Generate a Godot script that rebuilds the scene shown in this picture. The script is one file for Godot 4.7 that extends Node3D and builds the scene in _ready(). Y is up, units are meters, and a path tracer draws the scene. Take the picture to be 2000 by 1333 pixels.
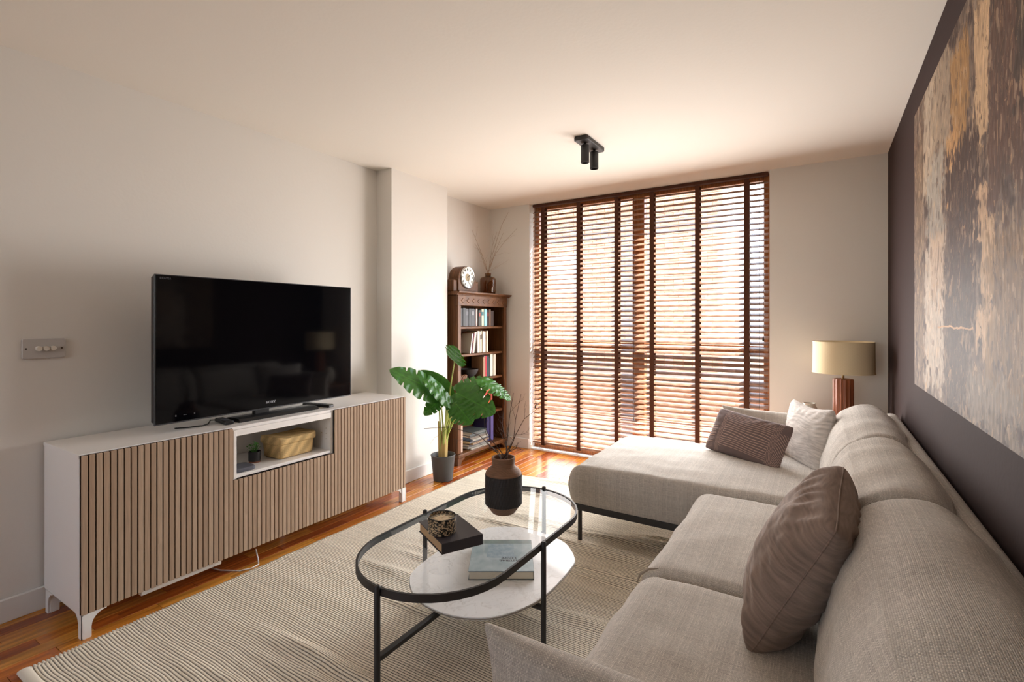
extends Node3D
# A living room: media cabinets and a television on the left wall, a tall blinded window at the end,
# a corner sofa along the dark right wall. Metres; the camera stands at x = 0, z = 0 and the window wall is at negative z.

const WALL_L := -2.939      # face of the left wall
const PIER_X := -2.78       # face of the pier that steps out of it
const NICHE_X := -2.96      # face of the left wall beyond the pier
const WALL_R := 0.383
const WALL_B := -4.295
const WALL_N := 2.7         # wall behind the camera
const CEIL := 2.44
const WIN_L := -2.481
const WIN_R := -0.347

var names := {}
var M := {}
var rng := RandomNumberGenerator.new()
var ground_noise := FastNoiseLite.new()

func _ready() -> void:
	rng.seed = 7
	ground_noise.seed = 3
	ground_noise.frequency = 1.0
	set_camera()
	set_sky_and_light()
	make_materials()
	build_shell()
	build_floor()
	build_window()
	build_outdoors()
	build_blind()
	build_rug()
	build_cabinets()
	build_television()
	build_sofa()
	build_pillows()
	build_coffee_table()
	build_bookcase()
	build_books()
	build_plant()
	build_painting()
	build_lamp()
	build_spotlight()
	build_switch()
	build_cabinet_things()
	build_table_things()
	build_bookcase_things()

# ---------------------------------------------------------------- camera, sky, light

func set_camera() -> void:
	var cam := Camera3D.new()
	cam.name = "camera"
	cam.near = 0.05
	cam.far = 200.0
	var f := 970.56
	cam.projection = Camera3D.PROJECTION_FRUSTUM
	cam.size = 1333.0 / f * cam.near
	cam.frustum_offset = Vector2(0.0, -(666.5 - 627.2) / f * cam.near)
	cam.position = Vector3(0, 1.2761, 0)
	cam.rotation = Vector3(0, 0.55875, 0)
	add_child(cam)
	cam.current = true

func set_sky_and_light() -> void:
	var env := Environment.new()
	env.background_mode = Environment.BG_SKY
	var sky := Sky.new()
	var sm := ProceduralSkyMaterial.new()
	sm.sky_top_color = Color(0.80, 0.87, 0.96)
	sm.sky_horizon_color = Color(0.97, 0.97, 0.96)
	sm.ground_horizon_color = Color(0.6, 0.58, 0.55)
	sm.ground_bottom_color = Color(0.45, 0.43, 0.4)
	sky.sky_material = sm
	env.sky = sky
	env.background_energy_multiplier = 8.0
	env.tonemap_mode = Environment.TONE_MAPPER_LINEAR
	env.tonemap_exposure = 1.04
	env.sdfgi_enabled = true
	env.ssao_enabled = true
	env.ssil_enabled = true
	var we := WorldEnvironment.new()
	we.name = "world_environment"
	we.environment = env
	add_child(we)
	var sun := DirectionalLight3D.new()
	sun.name = "sun"
	sun.light_color = Color(1.0, 0.95, 0.88)
	sun.light_energy = 8.0
	sun.light_angular_distance = 0.6
	sun.shadow_enabled = true
	sun.sky_mode = DirectionalLight3D.SKY_MODE_LIGHT_ONLY
	add_child(sun)
	sun.look_at_from_position(Vector3(4.2, 8.0, -5.2), Vector3.ZERO)
	# daylight of the tall window: one soft light for each bay between the blind's tapes
	var bays := [-2.452, -2.345, -1.962, -1.586, -1.265, -0.884, -0.512, -0.36]
	# the house across the street covers the left of the view, open sky the right
	var strength := [1.7, 1.9, 2.5, 3.6, 5.0, 6.1, 6.4]
	for k in bays.size() - 1:
		var day := AreaLight3D.new()
		day.name = "window_daylight"
		day.area_size = Vector2(bays[k + 1] - bays[k] - 0.05, 1.5)
		day.area_normalize_energy = false
		day.light_color = Color(1.0, 0.992, 0.985)
		day.light_energy = strength[k]
		day.area_range = 12.0
		day.area_attenuation = 2.0
		day.shadow_enabled = true
		add_child(day, true)
		# the slats send the daylight down into the room
		var x: float = (bays[k] + bays[k + 1]) / 2
		day.look_at_from_position(Vector3(x, 0.86, -4.275), Vector3(x, 0.86 - 0.6, 0.0))

# ---------------------------------------------------------------- naming

func numbered(called: String) -> String:
	if not names.has(called):
		names[called] = 0
		return called
	names[called] += 1
	return "%s_%03d" % [called, names[called]]

func thing(called: String, label: String, category: String, at := Vector3.ZERO, turn := 0.0, group := "") -> Node3D:
	var o := Node3D.new()
	o.name = numbered(called)
	add_child(o)
	o.position = at
	o.rotation.y = turn
	tag(o, label, category, group)
	return o

func tag(o: Node, label: String, category: String, group := "") -> void:
	o.set_meta("label", label)
	o.set_meta("category", category)
	if group != "":
		o.set_meta("group", group)

func part(parent: Node, called: String, mesh: Mesh, m: Material, label := "", at := Vector3.ZERO) -> MeshInstance3D:
	var o := MeshInstance3D.new()
	o.name = called
	o.mesh = mesh
	o.material_override = m
	parent.add_child(o, true)
	o.position = at
	if label != "":
		o.set_meta("label", label)
	return o

func single(called: String, mesh: Mesh, m: Material, label: String, category: String, group := "") -> MeshInstance3D:
	var o := part(self, numbered(called), mesh, m)
	tag(o, label, category, group)
	return o

func struct(called: String, mesh: Mesh, m: Material) -> MeshInstance3D:
	var o := part(self, called, mesh, m)
	o.set_meta("kind", "structure")
	return o

# ---------------------------------------------------------------- mesh tools

func begin(smooth := 0) -> SurfaceTool:
	var st := SurfaceTool.new()
	st.begin(Mesh.PRIMITIVE_TRIANGLES)
	st.set_smooth_group(smooth)
	return st

func done(st: SurfaceTool) -> ArrayMesh:
	st.generate_normals()
	st.index()
	return st.commit()

func tri(st: SurfaceTool, a: Vector3, b: Vector3, c: Vector3) -> void:
	st.add_vertex(a)
	st.add_vertex(b)
	st.add_vertex(c)

# a, b, c, d counter-clockwise seen from outside
func quad(st: SurfaceTool, a: Vector3, b: Vector3, c: Vector3, d: Vector3) -> void:
	tri(st, a, c, b)
	tri(st, a, d, c)

# box with chamfered edges
func cbox(st: SurfaceTool, c: Vector3, size: Vector3, bevel := 0.0, turn := Basis()) -> void:
	var h := size * 0.5
	st.set_smooth_group(-1)
	var p := func(v: Vector3) -> Vector3: return c + turn * v
	if bevel <= 0.0:
		for ax in 3:
			for s: float in [-1.0, 1.0]:
				var n := Vector3.ZERO
				n[ax] = s
				var u := Vector3.ZERO
				u[(ax + 1) % 3] = s
				var w := Vector3.ZERO
				w[(ax + 2) % 3] = 1.0
				quad(st, p.call((n - u - w) * h), p.call((n + u - w) * h), p.call((n + u + w) * h), p.call((n - u + w) * h))
		return
	var b := minf(bevel, minf(h.x, minf(h.y, h.z)) * 0.9)
	var corner := func(sx: float, sy: float, sz: float, ax: int) -> Vector3:
		var v := Vector3(sx * (h.x - b), sy * (h.y - b), sz * (h.z - b))
		v[ax] += [sx, sy, sz][ax] * b
		return c + turn * v
	for ax in 3:
		for s: float in [-1.0, 1.0]:
			var q: Array[Vector3] = []
			for k: Array in [[-1.0, -1.0], [1.0, -1.0], [1.0, 1.0], [-1.0, 1.0]]:
				var sg := [0.0, 0.0, 0.0]
				sg[ax] = s
				sg[(ax + 1) % 3] = k[0] * s
				sg[(ax + 2) % 3] = k[1]
				q.append(corner.call(sg[0], sg[1], sg[2], ax))
			quad(st, q[0], q[1], q[2], q[3])
	for ax in 3:
		var a1 := (ax + 1) % 3
		var a2 := (ax + 2) % 3
		for s1: float in [-1.0, 1.0]:
			for s2: float in [-1.0, 1.0]:
				var lo := [0.0, 0.0, 0.0]
				lo[ax] = -1.0
				lo[a1] = s1
				lo[a2] = s2
				var hi := lo.duplicate()
				hi[ax] = 1.0
				var q0: Vector3 = corner.call(lo[0], lo[1], lo[2], a1)
				var q1: Vector3 = corner.call(hi[0], hi[1], hi[2], a1)
				var q2: Vector3 = corner.call(hi[0], hi[1], hi[2], a2)
				var q3: Vector3 = corner.call(lo[0], lo[1], lo[2], a2)
				if s1 * s2 > 0.0:
					quad(st, q1, q0, q3, q2)
				else:
					quad(st, q0, q1, q2, q3)
	for sx: float in [-1.0, 1.0]:
		for sy: float in [-1.0, 1.0]:
			for sz: float in [-1.0, 1.0]:
				var x: Vector3 = corner.call(sx, sy, sz, 0)
				var y: Vector3 = corner.call(sx, sy, sz, 1)
				var z: Vector3 = corner.call(sx, sy, sz, 2)
				if sx * sy * sz > 0.0:
					tri(st, x, z, y)
				else:
					tri(st, x, y, z)

# box from two corners
func span(st: SurfaceTool, lo: Vector3, hi: Vector3, bevel := 0.0) -> void:
	cbox(st, (lo + hi) * 0.5, (hi - lo).abs(), bevel)

func box_mesh(size: Vector3, bevel := 0.0, c := Vector3.ZERO, turn := Basis()) -> ArrayMesh:
	var st := begin()
	cbox(st, c, size, bevel, turn)
	return done(st)

func span_mesh(lo: Vector3, hi: Vector3, bevel := 0.0) -> ArrayMesh:
	var st := begin()
	span(st, lo, hi, bevel)
	return done(st)

# tube along points, one radius per point
func tube(st: SurfaceTool, pts: Array, radii: Array, sides := 8, flat := 1.0) -> void:
	st.set_smooth_group(0)
	var rings := []
	var up := Vector3.UP
	var n := pts.size()
	var ref := Vector3.ZERO
	for i in n:
		var t: Vector3 = (pts[mini(i + 1, n - 1)] - pts[maxi(i - 1, 0)]).normalized()
		if ref == Vector3.ZERO:
			ref = up if absf(t.dot(up)) < 0.9 else Vector3.RIGHT
		var side := ref.cross(t).normalized()
		var nor := t.cross(side).normalized()
		ref = nor
		var r: float = radii[mini(i, radii.size() - 1)]
		var ring := []
		for k in sides:
			var a := TAU * k / sides
			ring.append(pts[i] + side * cos(a) * r + nor * sin(a) * r * flat)
		rings.append(ring)
	for i in n - 1:
		for k in sides:
			var j := (k + 1) % sides
			quad(st, rings[i][k], rings[i][j], rings[i + 1][j], rings[i + 1][k])
	st.set_smooth_group(-1)
	for k in range(1, sides - 1):
		tri(st, rings[0][0], rings[0][k], rings[0][k + 1])
		tri(st, rings[n - 1][0], rings[n - 1][k + 1], rings[n - 1][k])

func tube_mesh(pts: Array, radii: Array, sides := 8, flat := 1.0) -> ArrayMesh:
	var st := begin()
	tube(st, pts, radii, sides, flat)
	return done(st)

# profile of (radius, height) turned about the y axis; creases where the profile bends sharply. ripple(angle, height) scales the radius
func lathe(st: SurfaceTool, prof: Array, segs := 40, c := Vector3.ZERO, ripple: Variant = null) -> void:
	var g := 0
	for i in prof.size() - 1:
		if i > 0:
			var d0: Vector2 = (prof[i] - prof[i - 1]).normalized()
			var d1: Vector2 = (prof[i + 1] - prof[i]).normalized()
			if d0.dot(d1) < 0.8:
				g += 1
		st.set_smooth_group(g)
		var a: Vector2 = prof[i]
		var b: Vector2 = prof[i + 1]
		for k in segs:
			var t0 := TAU * k / segs
			var t1 := TAU * ((k + 1) % segs) / segs
			var q := []
			var w := []
			for e: Array in [[a, t0, k], [b, t0, k], [b, t1, k + 1], [a, t1, k + 1]]:
				var r: float = e[0].x
				if ripple != null:
					r *= ripple.call(e[1], e[0].y)
				w.append(Vector2(float(e[2]) / segs, e[0].y))
				q.append(c + Vector3(cos(e[1]) * r, e[0].y, sin(e[1]) * r))
			var order := [3, 1, 0, 3, 2, 1]
			if a.x < 1e-6:
				order = [0, 2, 1]
			elif b.x < 1e-6:
				order = [3, 1, 0]
			for o: int in order:
				st.set_uv(w[o])
				st.add_vertex(q[o])
	st.set_uv(Vector2.ZERO)

func lathe_mesh(prof: Array, segs := 40, c := Vector3.ZERO, ripple: Variant = null) -> ArrayMesh:
	var st := begin()
	lathe(st, prof, segs, c, ripple)
	return done(st)

# smooth sheet fn(u, v), u and v in 0..1
func sheet(st: SurfaceTool, fn: Callable, nu: int, nv: int, flip := false) -> void:
	st.set_smooth_group(0)
	var g := []
	for i in nu + 1:
		var row := []
		for j in nv + 1:
			row.append(fn.call(float(i) / nu, float(j) / nv))
		g.append(row)
	for i in nu:
		for j in nv:
			var q := [[i, j], [i + 1, j], [i + 1, j + 1], [i, j + 1]]
			var order := [0, 1, 2, 0, 2, 3] if flip else [0, 2, 1, 0, 3, 2]
			for k: int in order:
				var e: Array = q[k]
				st.set_uv(Vector2(float(e[0]) / nu, float(e[1]) / nv))
				st.add_vertex(g[e[0]][e[1]])

# flat outline in the plane of axes ax and ay, given thickness along ax x ay, with chamfered rims
func slab(st: SurfaceTool, outline: PackedVector2Array, o: Vector3, ax: Vector3, ay: Vector3, thick: float, bevel := 0.0) -> void:
	var poly := outline
	if Geometry2D.is_polygon_clockwise(poly):
		poly.reverse()
	var n := ax.cross(ay).normalized()
	var inner := poly
	if bevel > 0.0:
		var off := Geometry2D.offset_polygon(poly, -bevel)
		if off.size() == 1 and off[0].size() > 2:
			inner = off[0]
			if Geometry2D.is_polygon_clockwise(inner):
				inner.reverse()
	var at := func(p: Vector2, z: float) -> Vector3: return o + ax * p.x + ay * p.y + n * z
	var same := inner.size() == poly.size()
	var cap := inner if same else poly
	var b := bevel if same else 0.0
	# the offset may start at another corner
	var shift := 0
	if same and bevel > 0.0:
		var best := INF
		for k in poly.size():
			var d := poly[0].distance_squared_to(inner[k])
			if d < best:
				best = d
				shift = k
	st.set_smooth_group(-1)
	var ids := Geometry2D.triangulate_polygon(cap)
	for k in range(0, ids.size(), 3):
		var p0 := cap[ids[k]]
		var p1 := cap[ids[k + 1]]
		var p2 := cap[ids[k + 2]]
		if (p1 - p0).cross(p2 - p0) < 0.0:
			var t := p1
			p1 = p2
			p2 = t
		tri(st, at.call(p0, thick), at.call(p2, thick), at.call(p1, thick))
		tri(st, at.call(p0, 0.0), at.call(p1, 0.0), at.call(p2, 0.0))
	var m := poly.size()
	for k in m:
		var j := (k + 1) % m
		var a := poly[k]
		var c := poly[j]
		quad(st, at.call(a, b), at.call(c, b), at.call(c, thick - b), at.call(a, thick - b))
		if b > 0.0:
			var ia := inner[(k + shift) % m]
			var ic := inner[(j + shift) % m]
			quad(st, at.call(a, thick - b), at.call(c, thick - b), at.call(ic, thick), at.call(ia, thick))
			quad(st, at.call(ia, 0.0), at.call(ic, 0.0), at.call(c, b), at.call(a, b))

func slab_mesh(outline: PackedVector2Array, o: Vector3, ax: Vector3, ay: Vector3, thick: float, bevel := 0.0) -> ArrayMesh:
	var st := begin()
	slab(st, outline, o, ax, ay, thick, bevel)
	return done(st)

func oval(rx: float, ry: float, n := 32) -> PackedVector2Array:
	var p := PackedVector2Array()
	for k in n:
		p.append(Vector2(cos(TAU * k / n) * rx, sin(TAU * k / n) * ry))
	return p

# rectangle with rounded corners
func round_rect(w: float, h: float, r: float, n := 6) -> PackedVector2Array:
	var p := PackedVector2Array()
	for q in 4:
		var cx := (w / 2 - r) * (1.0 if q == 0 or q == 3 else -1.0)
		var cy := (h / 2 - r) * (1.0 if q < 2 else -1.0)
		for k in n + 1:
			var a := PI / 2 * (q + float(k) / n)
			p.append(Vector2(cx + cos(a) * r, cy + sin(a) * r))
	return p

# soft block: a box with rounded edges, subdivided, then shaped by deform(point, unit) where unit is the point on the cube -1..1
func cushion(st: SurfaceTool, size: Vector3, r: Vector3, n: int, deform: Callable) -> void:
	st.set_smooth_group(0)
	var h := size * 0.5
	var place := func(u: Vector3) -> Vector3:
		var s := Vector3.ZERO
		for k in 3:
			s[k] = signf(u[k]) * (1.0 - pow(1.0 - absf(u[k]), 1.35))
		var p := s * h
		var q := Vector3(clampf(p.x, -h.x + r.x, h.x - r.x), clampf(p.y, -h.y + r.y, h.y - r.y), clampf(p.z, -h.z + r.z, h.z - r.z))
		var d := (p - q) / r
		if d.length() > 1e-6:
			var m := maxf(absf(d.x), maxf(absf(d.y), absf(d.z)))
			d = d.normalized() * m
		return deform.call(q + d * r, u)
	for ax in 3:
		for s: float in [-1.0, 1.0]:
			var g := []
			for i in n + 1:
				var row := []
				for j in n + 1:
					var u := Vector3.ZERO
					u[ax] = s
					u[(ax + 1) % 3] = (2.0 * i / n - 1.0) * s
					u[(ax + 2) % 3] = 2.0 * j / n - 1.0
					row.append(place.call(u))
				g.append(row)
			for i in n:
				for j in n:
					quad(st, g[i][j], g[i + 1][j], g[i + 1][j + 1], g[i][j + 1])

func cushion_mesh(size: Vector3, r: Vector3, n: int, deform: Callable) -> ArrayMesh:
	var st := begin()
	cushion(st, size, r, n, deform)
	return done(st)

# scatter cushion with knife edges: width along x, height along y, thickness along z
func pillow_mesh(w: float, h: float, t: float, n: int, crease: float, noise_seed: int, sag := 0.0, corner := 0.05) -> ArrayMesh:
	var st := begin()
	var nz := FastNoiseLite.new()
	nz.seed = noise_seed
	nz.frequency = 1.0
	for side: float in [1.0, -1.0]:
		var f := func(u: float, v: float) -> Vector3:
			var x := 2.0 * u - 1.0
			var y := 2.0 * v - 1.0
			x = signf(x) * (1.0 - pow(1.0 - absf(x), 1.5))
			y = signf(y) * (1.0 - pow(1.0 - absf(y), 1.5))
			var ex := 1.0 - x * x
			var ey := 1.0 - y * y
			var puff := pow(maxf(ex, 0.0), 0.38) * pow(maxf(ey, 0.0), 0.38)
			# the sides pull in between the corners
			var px := x * (1.0 - 0.055 * ey) * w / 2
			var py := y * (1.0 - 0.055 * ex) * h / 2
			var edge := minf(1.0 - absf(x), 1.0 - absf(y))
			var ang := atan2(y, x)
			var fold := sin(ang * 22.0 + 3.0 * nz.get_noise_2d(x * 1.4, y * 1.4)) * exp(-pow((edge - 0.18) / 0.16, 2.0))
			px *= 1.0 - corner * pow(absf(y), 6.0) * pow(absf(x), 3.0)
			py *= 1.0 - corner * pow(absf(x), 6.0) * pow(absf(y), 3.0)
			var z := puff * t / 2 + crease * (fold * 0.5 + 1.3 * nz.get_noise_3d(x * 1.5, y * 1.5, side * 3.0)) * minf(1.0, edge * 9.0)
			py -= sag * ex * (1.0 if y > 0.0 else 0.2) * absf(y)
			return Vector3(px, py, side * z)
		sheet(st, f, n, n, side < 0.0)
	return done(st)

func rim_points(w: float, h: float, sag := 0.0) -> Array:
	var pts := []
	for k in 96:
		var e := k / 24
		var s := (k % 24) / 12.0 - 1.0
		var x: float = [s, 1.0, -s, -1.0][e]
		var y: float = [-1.0, s, 1.0, -s][e]
		var ex := 1.0 - x * x
		var ey := 1.0 - y * y
		var py := y * (1.0 - 0.055 * ex) * h / 2 - sag * ex * (1.0 if y > 0.0 else 0.2) * absf(y)
		var qx := x * (1.0 - 0.055 * ey) * w / 2 * (1.0 - 0.05 * pow(absf(y), 6.0) * pow(absf(x), 3.0))
		pts.append(Vector3(qx, py * (1.0 - 0.05 * pow(absf(x), 6.0) * pow(absf(y), 3.0)), 0))
	pts.append(pts[0])
	return pts

func in_room(p: Vector3) -> Vector3:
	return Vector3(maxf(p.x, NICHE_X + 0.012), p.y, maxf(p.z, WALL_B + 0.03))

# branching twig; the points stay inside a loose upward fan
func twig(st: SurfaceTool, at: Vector3, dir: Vector3, length: float, r: float, level: int, r2: RandomNumberGenerator, sides := 5) -> void:
	var pts := [at]
	var rad := [r]
	var n := 5
	var d := dir.normalized()
	var p := at
	for i in n:
		d = (d + Vector3(r2.randf_range(-0.16, 0.16), r2.randf_range(-0.04, 0.10), r2.randf_range(-0.16, 0.16))).normalized()
		p = in_room(p + d * length / n)
		pts.append(p)
		rad.append(r * (1.0 - 0.6 * (i + 1) / n))
		if level > 0 and i > 0 and r2.randf() < 0.75:
			var sidew := d.cross(Vector3(r2.randf_range(-1, 1), r2.randf_range(-0.3, 0.3), r2.randf_range(-1, 1))).normalized()
			twig(st, p, d + sidew * r2.randf_range(0.35, 0.8), length * r2.randf_range(0.3, 0.5), r * 0.55, level - 1, r2, sides)
	tube(st, pts, rad, sides)

func twig_path(st: SurfaceTool, pts: Array, r: float, level: int, r2: RandomNumberGenerator) -> void:
	var rad := []
	for i in pts.size():
		rad.append(r * (1.0 - 0.65 * i / (pts.size() - 1)))
	tube(st, pts, rad, 5)
	if level <= 0:
		return
	for i in range(1, pts.size() - 1):
		var d: Vector3 = (pts[i + 1] - pts[i]).normalized()
		var sidew := d.cross(Vector3(r2.randf_range(-1, 1), r2.randf_range(-0.3, 0.3), r2.randf_range(-1, 1))).normalized()
		twig(st, pts[i], d + sidew * r2.randf_range(0.4, 0.9), pts[i].distance_to(pts[i + 1]) * r2.randf_range(0.6, 1.1), rad[i] * 0.6, level - 1, r2)

# ---------------------------------------------------------------- materials

func col(r: float, g: float, b: float) -> Color:
	return Color(r / 255.0, g / 255.0, b / 255.0)

func mat(called: String, c: Color, rough := 0.7, spec := 0.5) -> StandardMaterial3D:
	var m := StandardMaterial3D.new()
	m.resource_name = called
	m.albedo_color = c
	m.roughness = rough
	m.metallic_specular = spec
	M[called] = m
	return m

# texture from fn(x, y) -> Color, with x and y in 0..1
func picture(w: int, h: int, fn: Callable) -> ImageTexture:
	var data := PackedByteArray()
	data.resize(w * h * 3)
	var k := 0
	for y in h:
		for x in w:
			var c: Color = fn.call((x + 0.5) / w, (y + 0.5) / h)
			data[k] = int(clampf(c.r, 0, 1) * 255.0)
			data[k + 1] = int(clampf(c.g, 0, 1) * 255.0)
			data[k + 2] = int(clampf(c.b, 0, 1) * 255.0)
			k += 3
	return ImageTexture.create_from_image(Image.create_from_data(w, h, false, Image.FORMAT_RGB8, data))

func noise_of(s: int, freq: float, octaves := 3) -> FastNoiseLite:
	var n := FastNoiseLite.new()
	n.seed = s
	n.frequency = freq
	n.fractal_octaves = octaves
	return n

# noise that repeats over the unit square
func tiled(n: FastNoiseLite, x: float, y: float, sx := 1.0, sy := 1.0) -> float:
	var a := x * TAU
	var b := y * TAU
	return n.get_noise_3d(cos(a) * sx + 7.0 * cos(b) * sy, sin(a) * sx, sin(b) * sy * 3.0 + cos(b) * sy)

func planar(m: StandardMaterial3D, scale: Vector3, world := false, offset := Vector3.ZERO) -> void:
	m.uv1_triplanar = true
	m.uv1_world_triplanar = world
	m.uv1_triplanar_sharpness = 6.0
	m.uv1_scale = scale
	m.uv1_offset = offset

func relief(m: StandardMaterial3D, t: Texture2D, cm: float) -> void:
	m.heightmap_enabled = true
	m.heightmap_texture = t
	m.heightmap_scale = cm

func make_materials() -> void:
	# painted plaster
	var plaster := NoiseTexture2D.new()
	plaster.width = 256
	plaster.height = 256
	plaster.seamless = true
	plaster.noise = noise_of(11, 0.05, 4)
	for e: Array in [["wall_paint", col(229, 225, 218), 0.8], ["ceiling_paint", col(232, 226, 216), 0.85], ["dark_paint", col(60, 47, 45), 0.8], ["trim_paint", col(236, 233, 228), 0.4]]:
		var m := mat(e[0], e[1], e[2], 0.25)
		planar(m, Vector3(3, 3, 3), true)
		relief(m, plaster, 0.02)

	# wood grain: long streaks along the texture's y
	var gn := noise_of(21, 1.0, 4)
	var gf := noise_of(22, 1.0, 2)
	var grain := picture(256, 512, func(x: float, y: float) -> Color:
		var s := gn.get_noise_2d(x * 9.0 + 0.6 * gf.get_noise_2d(x * 2.0, y * 2.5), y * 1.6)
		var pore := gf.get_noise_2d(x * 90.0, y * 5.0)
		var v := 0.84 + 0.22 * s + (0.10 * pore if pore < 0.0 else 0.0)
		return Color(v, v * (0.985 + 0.02 * s), v * (0.97 + 0.04 * s)))
	M["grain_tex"] = grain
	var soft_grain := picture(256, 512, func(x: float, y: float) -> Color:
		var g := gn.get_noise_2d(x * 9.0 + 0.6 * gf.get_noise_2d(x * 2.0, y * 2.5), y * 1.6)
		var pore := gf.get_noise_2d(x * 110.0, y * 9.0)
		var v := 0.93 + 0.07 * g + 0.06 * pore
		return Color(v, v, v * 0.99))
	# parquet strips, six tones
	var tones := [col(230, 149, 55), col(214, 121, 38), col(236, 161, 65), col(197, 101, 31), col(220, 134, 47), col(178, 87, 28)]
	for k in 6:
		var m := mat("parquet_%d" % k, tones[k], 0.27, 0.5)
		m.albedo_texture = grain
		planar(m, Vector3(4.0, 4.0, 0.9), true, Vector3(0.37 * k, 0, 0.61 * k))
		m.clearcoat_enabled = true
		m.clearcoat = 0.25
		m.clearcoat_roughness = 0.22
	mat("floor_joint", col(70, 38, 18), 0.8)
	# slats of the cabinet fronts, four tones of greyed oak
	var st4 := [col(184, 157, 134), col(177, 150, 127), col(191, 165, 142), col(181, 154, 133)]
	for k in 4:
		var m := mat("slat_oak_%d" % k, st4[k], 0.7, 0.3)
		m.albedo_texture = soft_grain
		planar(m, Vector3(7.0, 1.2, 7.0), true, Vector3(0.2 * k, 0.33 * k, 0.15 * k))
		relief(m, grain, 0.03)
	mat("slat_felt", col(34, 26, 24), 0.95, 0.1)
	mat("white_lacquer", col(238, 234, 230), 0.32, 0.5)
	mat("white_metal", col(232, 230, 226), 0.4, 0.5)
	# window wood
	var ww := mat("window_wood", col(196, 122, 60), 0.4)
	ww.albedo_texture = grain
	planar(ww, Vector3(5, 1.0, 5), true)
	var dk := mat("dark_oak", col(118, 75, 39), 0.45, 0.4)
	dk.albedo_texture = grain
	planar(dk, Vector3(6, 1.2, 6), true)
	relief(dk, grain, 0.03)
	var dk2 := mat("dark_oak_flat", col(118, 75, 39), 0.45, 0.4)
	dk2.albedo_texture = grain
	planar(dk2, Vector3(6, 6, 1.2), true)
	relief(dk2, grain, 0.03)
	for k in 3:
		var m := mat("blind_wood_%d" % k, [col(200, 163, 142), col(193, 156, 135), col(207, 171, 151)][k], 0.36, 0.5)
		m.albedo_texture = grain
		planar(m, Vector3(1.0, 8.0, 8.0), true, Vector3(0.3 * k, 0.1, 0.2))
	var tp := mat("blind_tape", col(86, 57, 45), 0.9, 0.2)
	var weave := picture(64, 64, func(x: float, y: float) -> Color:
		var v := 0.5 + 0.5 * sin(x * TAU * 8.0) * sin(y * TAU * 8.0)
		return Color(v, v, v))
	M["weave_tex"] = weave
	planar(tp, Vector3(20, 20, 20), true)
	relief(tp, weave, 0.05)

	# sofa cloth: an uneven basket weave of pale and brown threads
	var rn := RandomNumberGenerator.new()
	rn.seed = 5
	var nth := 40
	var warp_tone := []
	var weft_tone := []
	for k in nth:
		warp_tone.append(rn.randf_range(-1, 1))
		weft_tone.append(rn.randf_range(-1, 1))
	var slub := []
	for k in nth * nth:
		slub.append(rn.randf_range(-1, 1))
	var cloth_h := picture(400, 400, func(x: float, y: float) -> Color:
		var i := int(x * nth)
		var j := int(y * nth)
		var over := (i + j) % 2 == 0
		var fx := absf(fposmod(x * nth, 1.0) - 0.5) * 2.0
		var fy := absf(fposmod(y * nth, 1.0) - 0.5) * 2.0
		var v := (1.0 - fx * fx) * (1.0 - 0.35 * fy * fy) if over else (1.0 - fy * fy) * (1.0 - 0.35 * fx * fx)
		v *= 0.92 + 0.08 * slub[i * nth + j]
		return Color(v, v, v))
	var cloth_c := picture(400, 400, func(x: float, y: float) -> Color:
		var i := int(x * nth)
		var j := int(y * nth)
		var over := (i + j) % 2 == 0
		var fx := absf(fposmod(x * nth, 1.0) - 0.5) * 2.0
		var fy := absf(fposmod(y * nth, 1.0) - 0.5) * 2.0
		var t: float = (0.06 * warp_tone[i] if over else 0.05 * weft_tone[j] - 0.05) + 0.055 * (slub[i * nth + j / 4] if over else slub[(i / 4) * nth + j])
		var gap := 0.20 * pow(fx if over else fy, 4.0)
		var v := 0.88 + t - gap
		return Color(v, v * 0.985, v * 0.96))
	M["cloth_tex"] = cloth_c
	M["cloth_relief"] = cloth_h
	var cl := mat("sofa_cloth", col(238, 233, 228), 0.95, 0.2)
	cl.albedo_texture = cloth_c
	planar(cl, Vector3(8.0, 8.0, 8.0), true)
	relief(cl, cloth_h, 0.10)
	cl.rim_enabled = true
	cl.rim = 0.3
	cl.rim_tint = 0.5
	mat("sofa_piping", col(150, 136, 122), 0.95, 0.2)
	mat("black_metal", col(40, 38, 38), 0.5, 0.5)
	# velvet and linen of the loose cushions
	var wn := noise_of(31, 1.0, 4)
	var cloud := picture(256, 256, func(x: float, y: float) -> Color:
		var v := 0.9 + 0.16 * tiled(wn, x, y, 0.6, 0.6) + 0.05 * sin(y * TAU * 64.0) * sin(x * TAU * 64.0)
		return Color(v, v, v))
	M["cloud_tex"] = cloud
	for e: Array in [["taupe_velvet", col(152, 132, 120), 0.5], ["pale_linen", col(222, 214, 207), 0.3], ["mauve_velvet", col(150, 126, 120), 0.5]]:
		var m := mat(e[0], e[1], 0.9, 0.2)
		m.albedo_texture = cloud
		planar(m, Vector3(4, 4, 4))
		m.rim_enabled = true
		m.rim = e[2]
		m.rim_tint = 0.4
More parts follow.
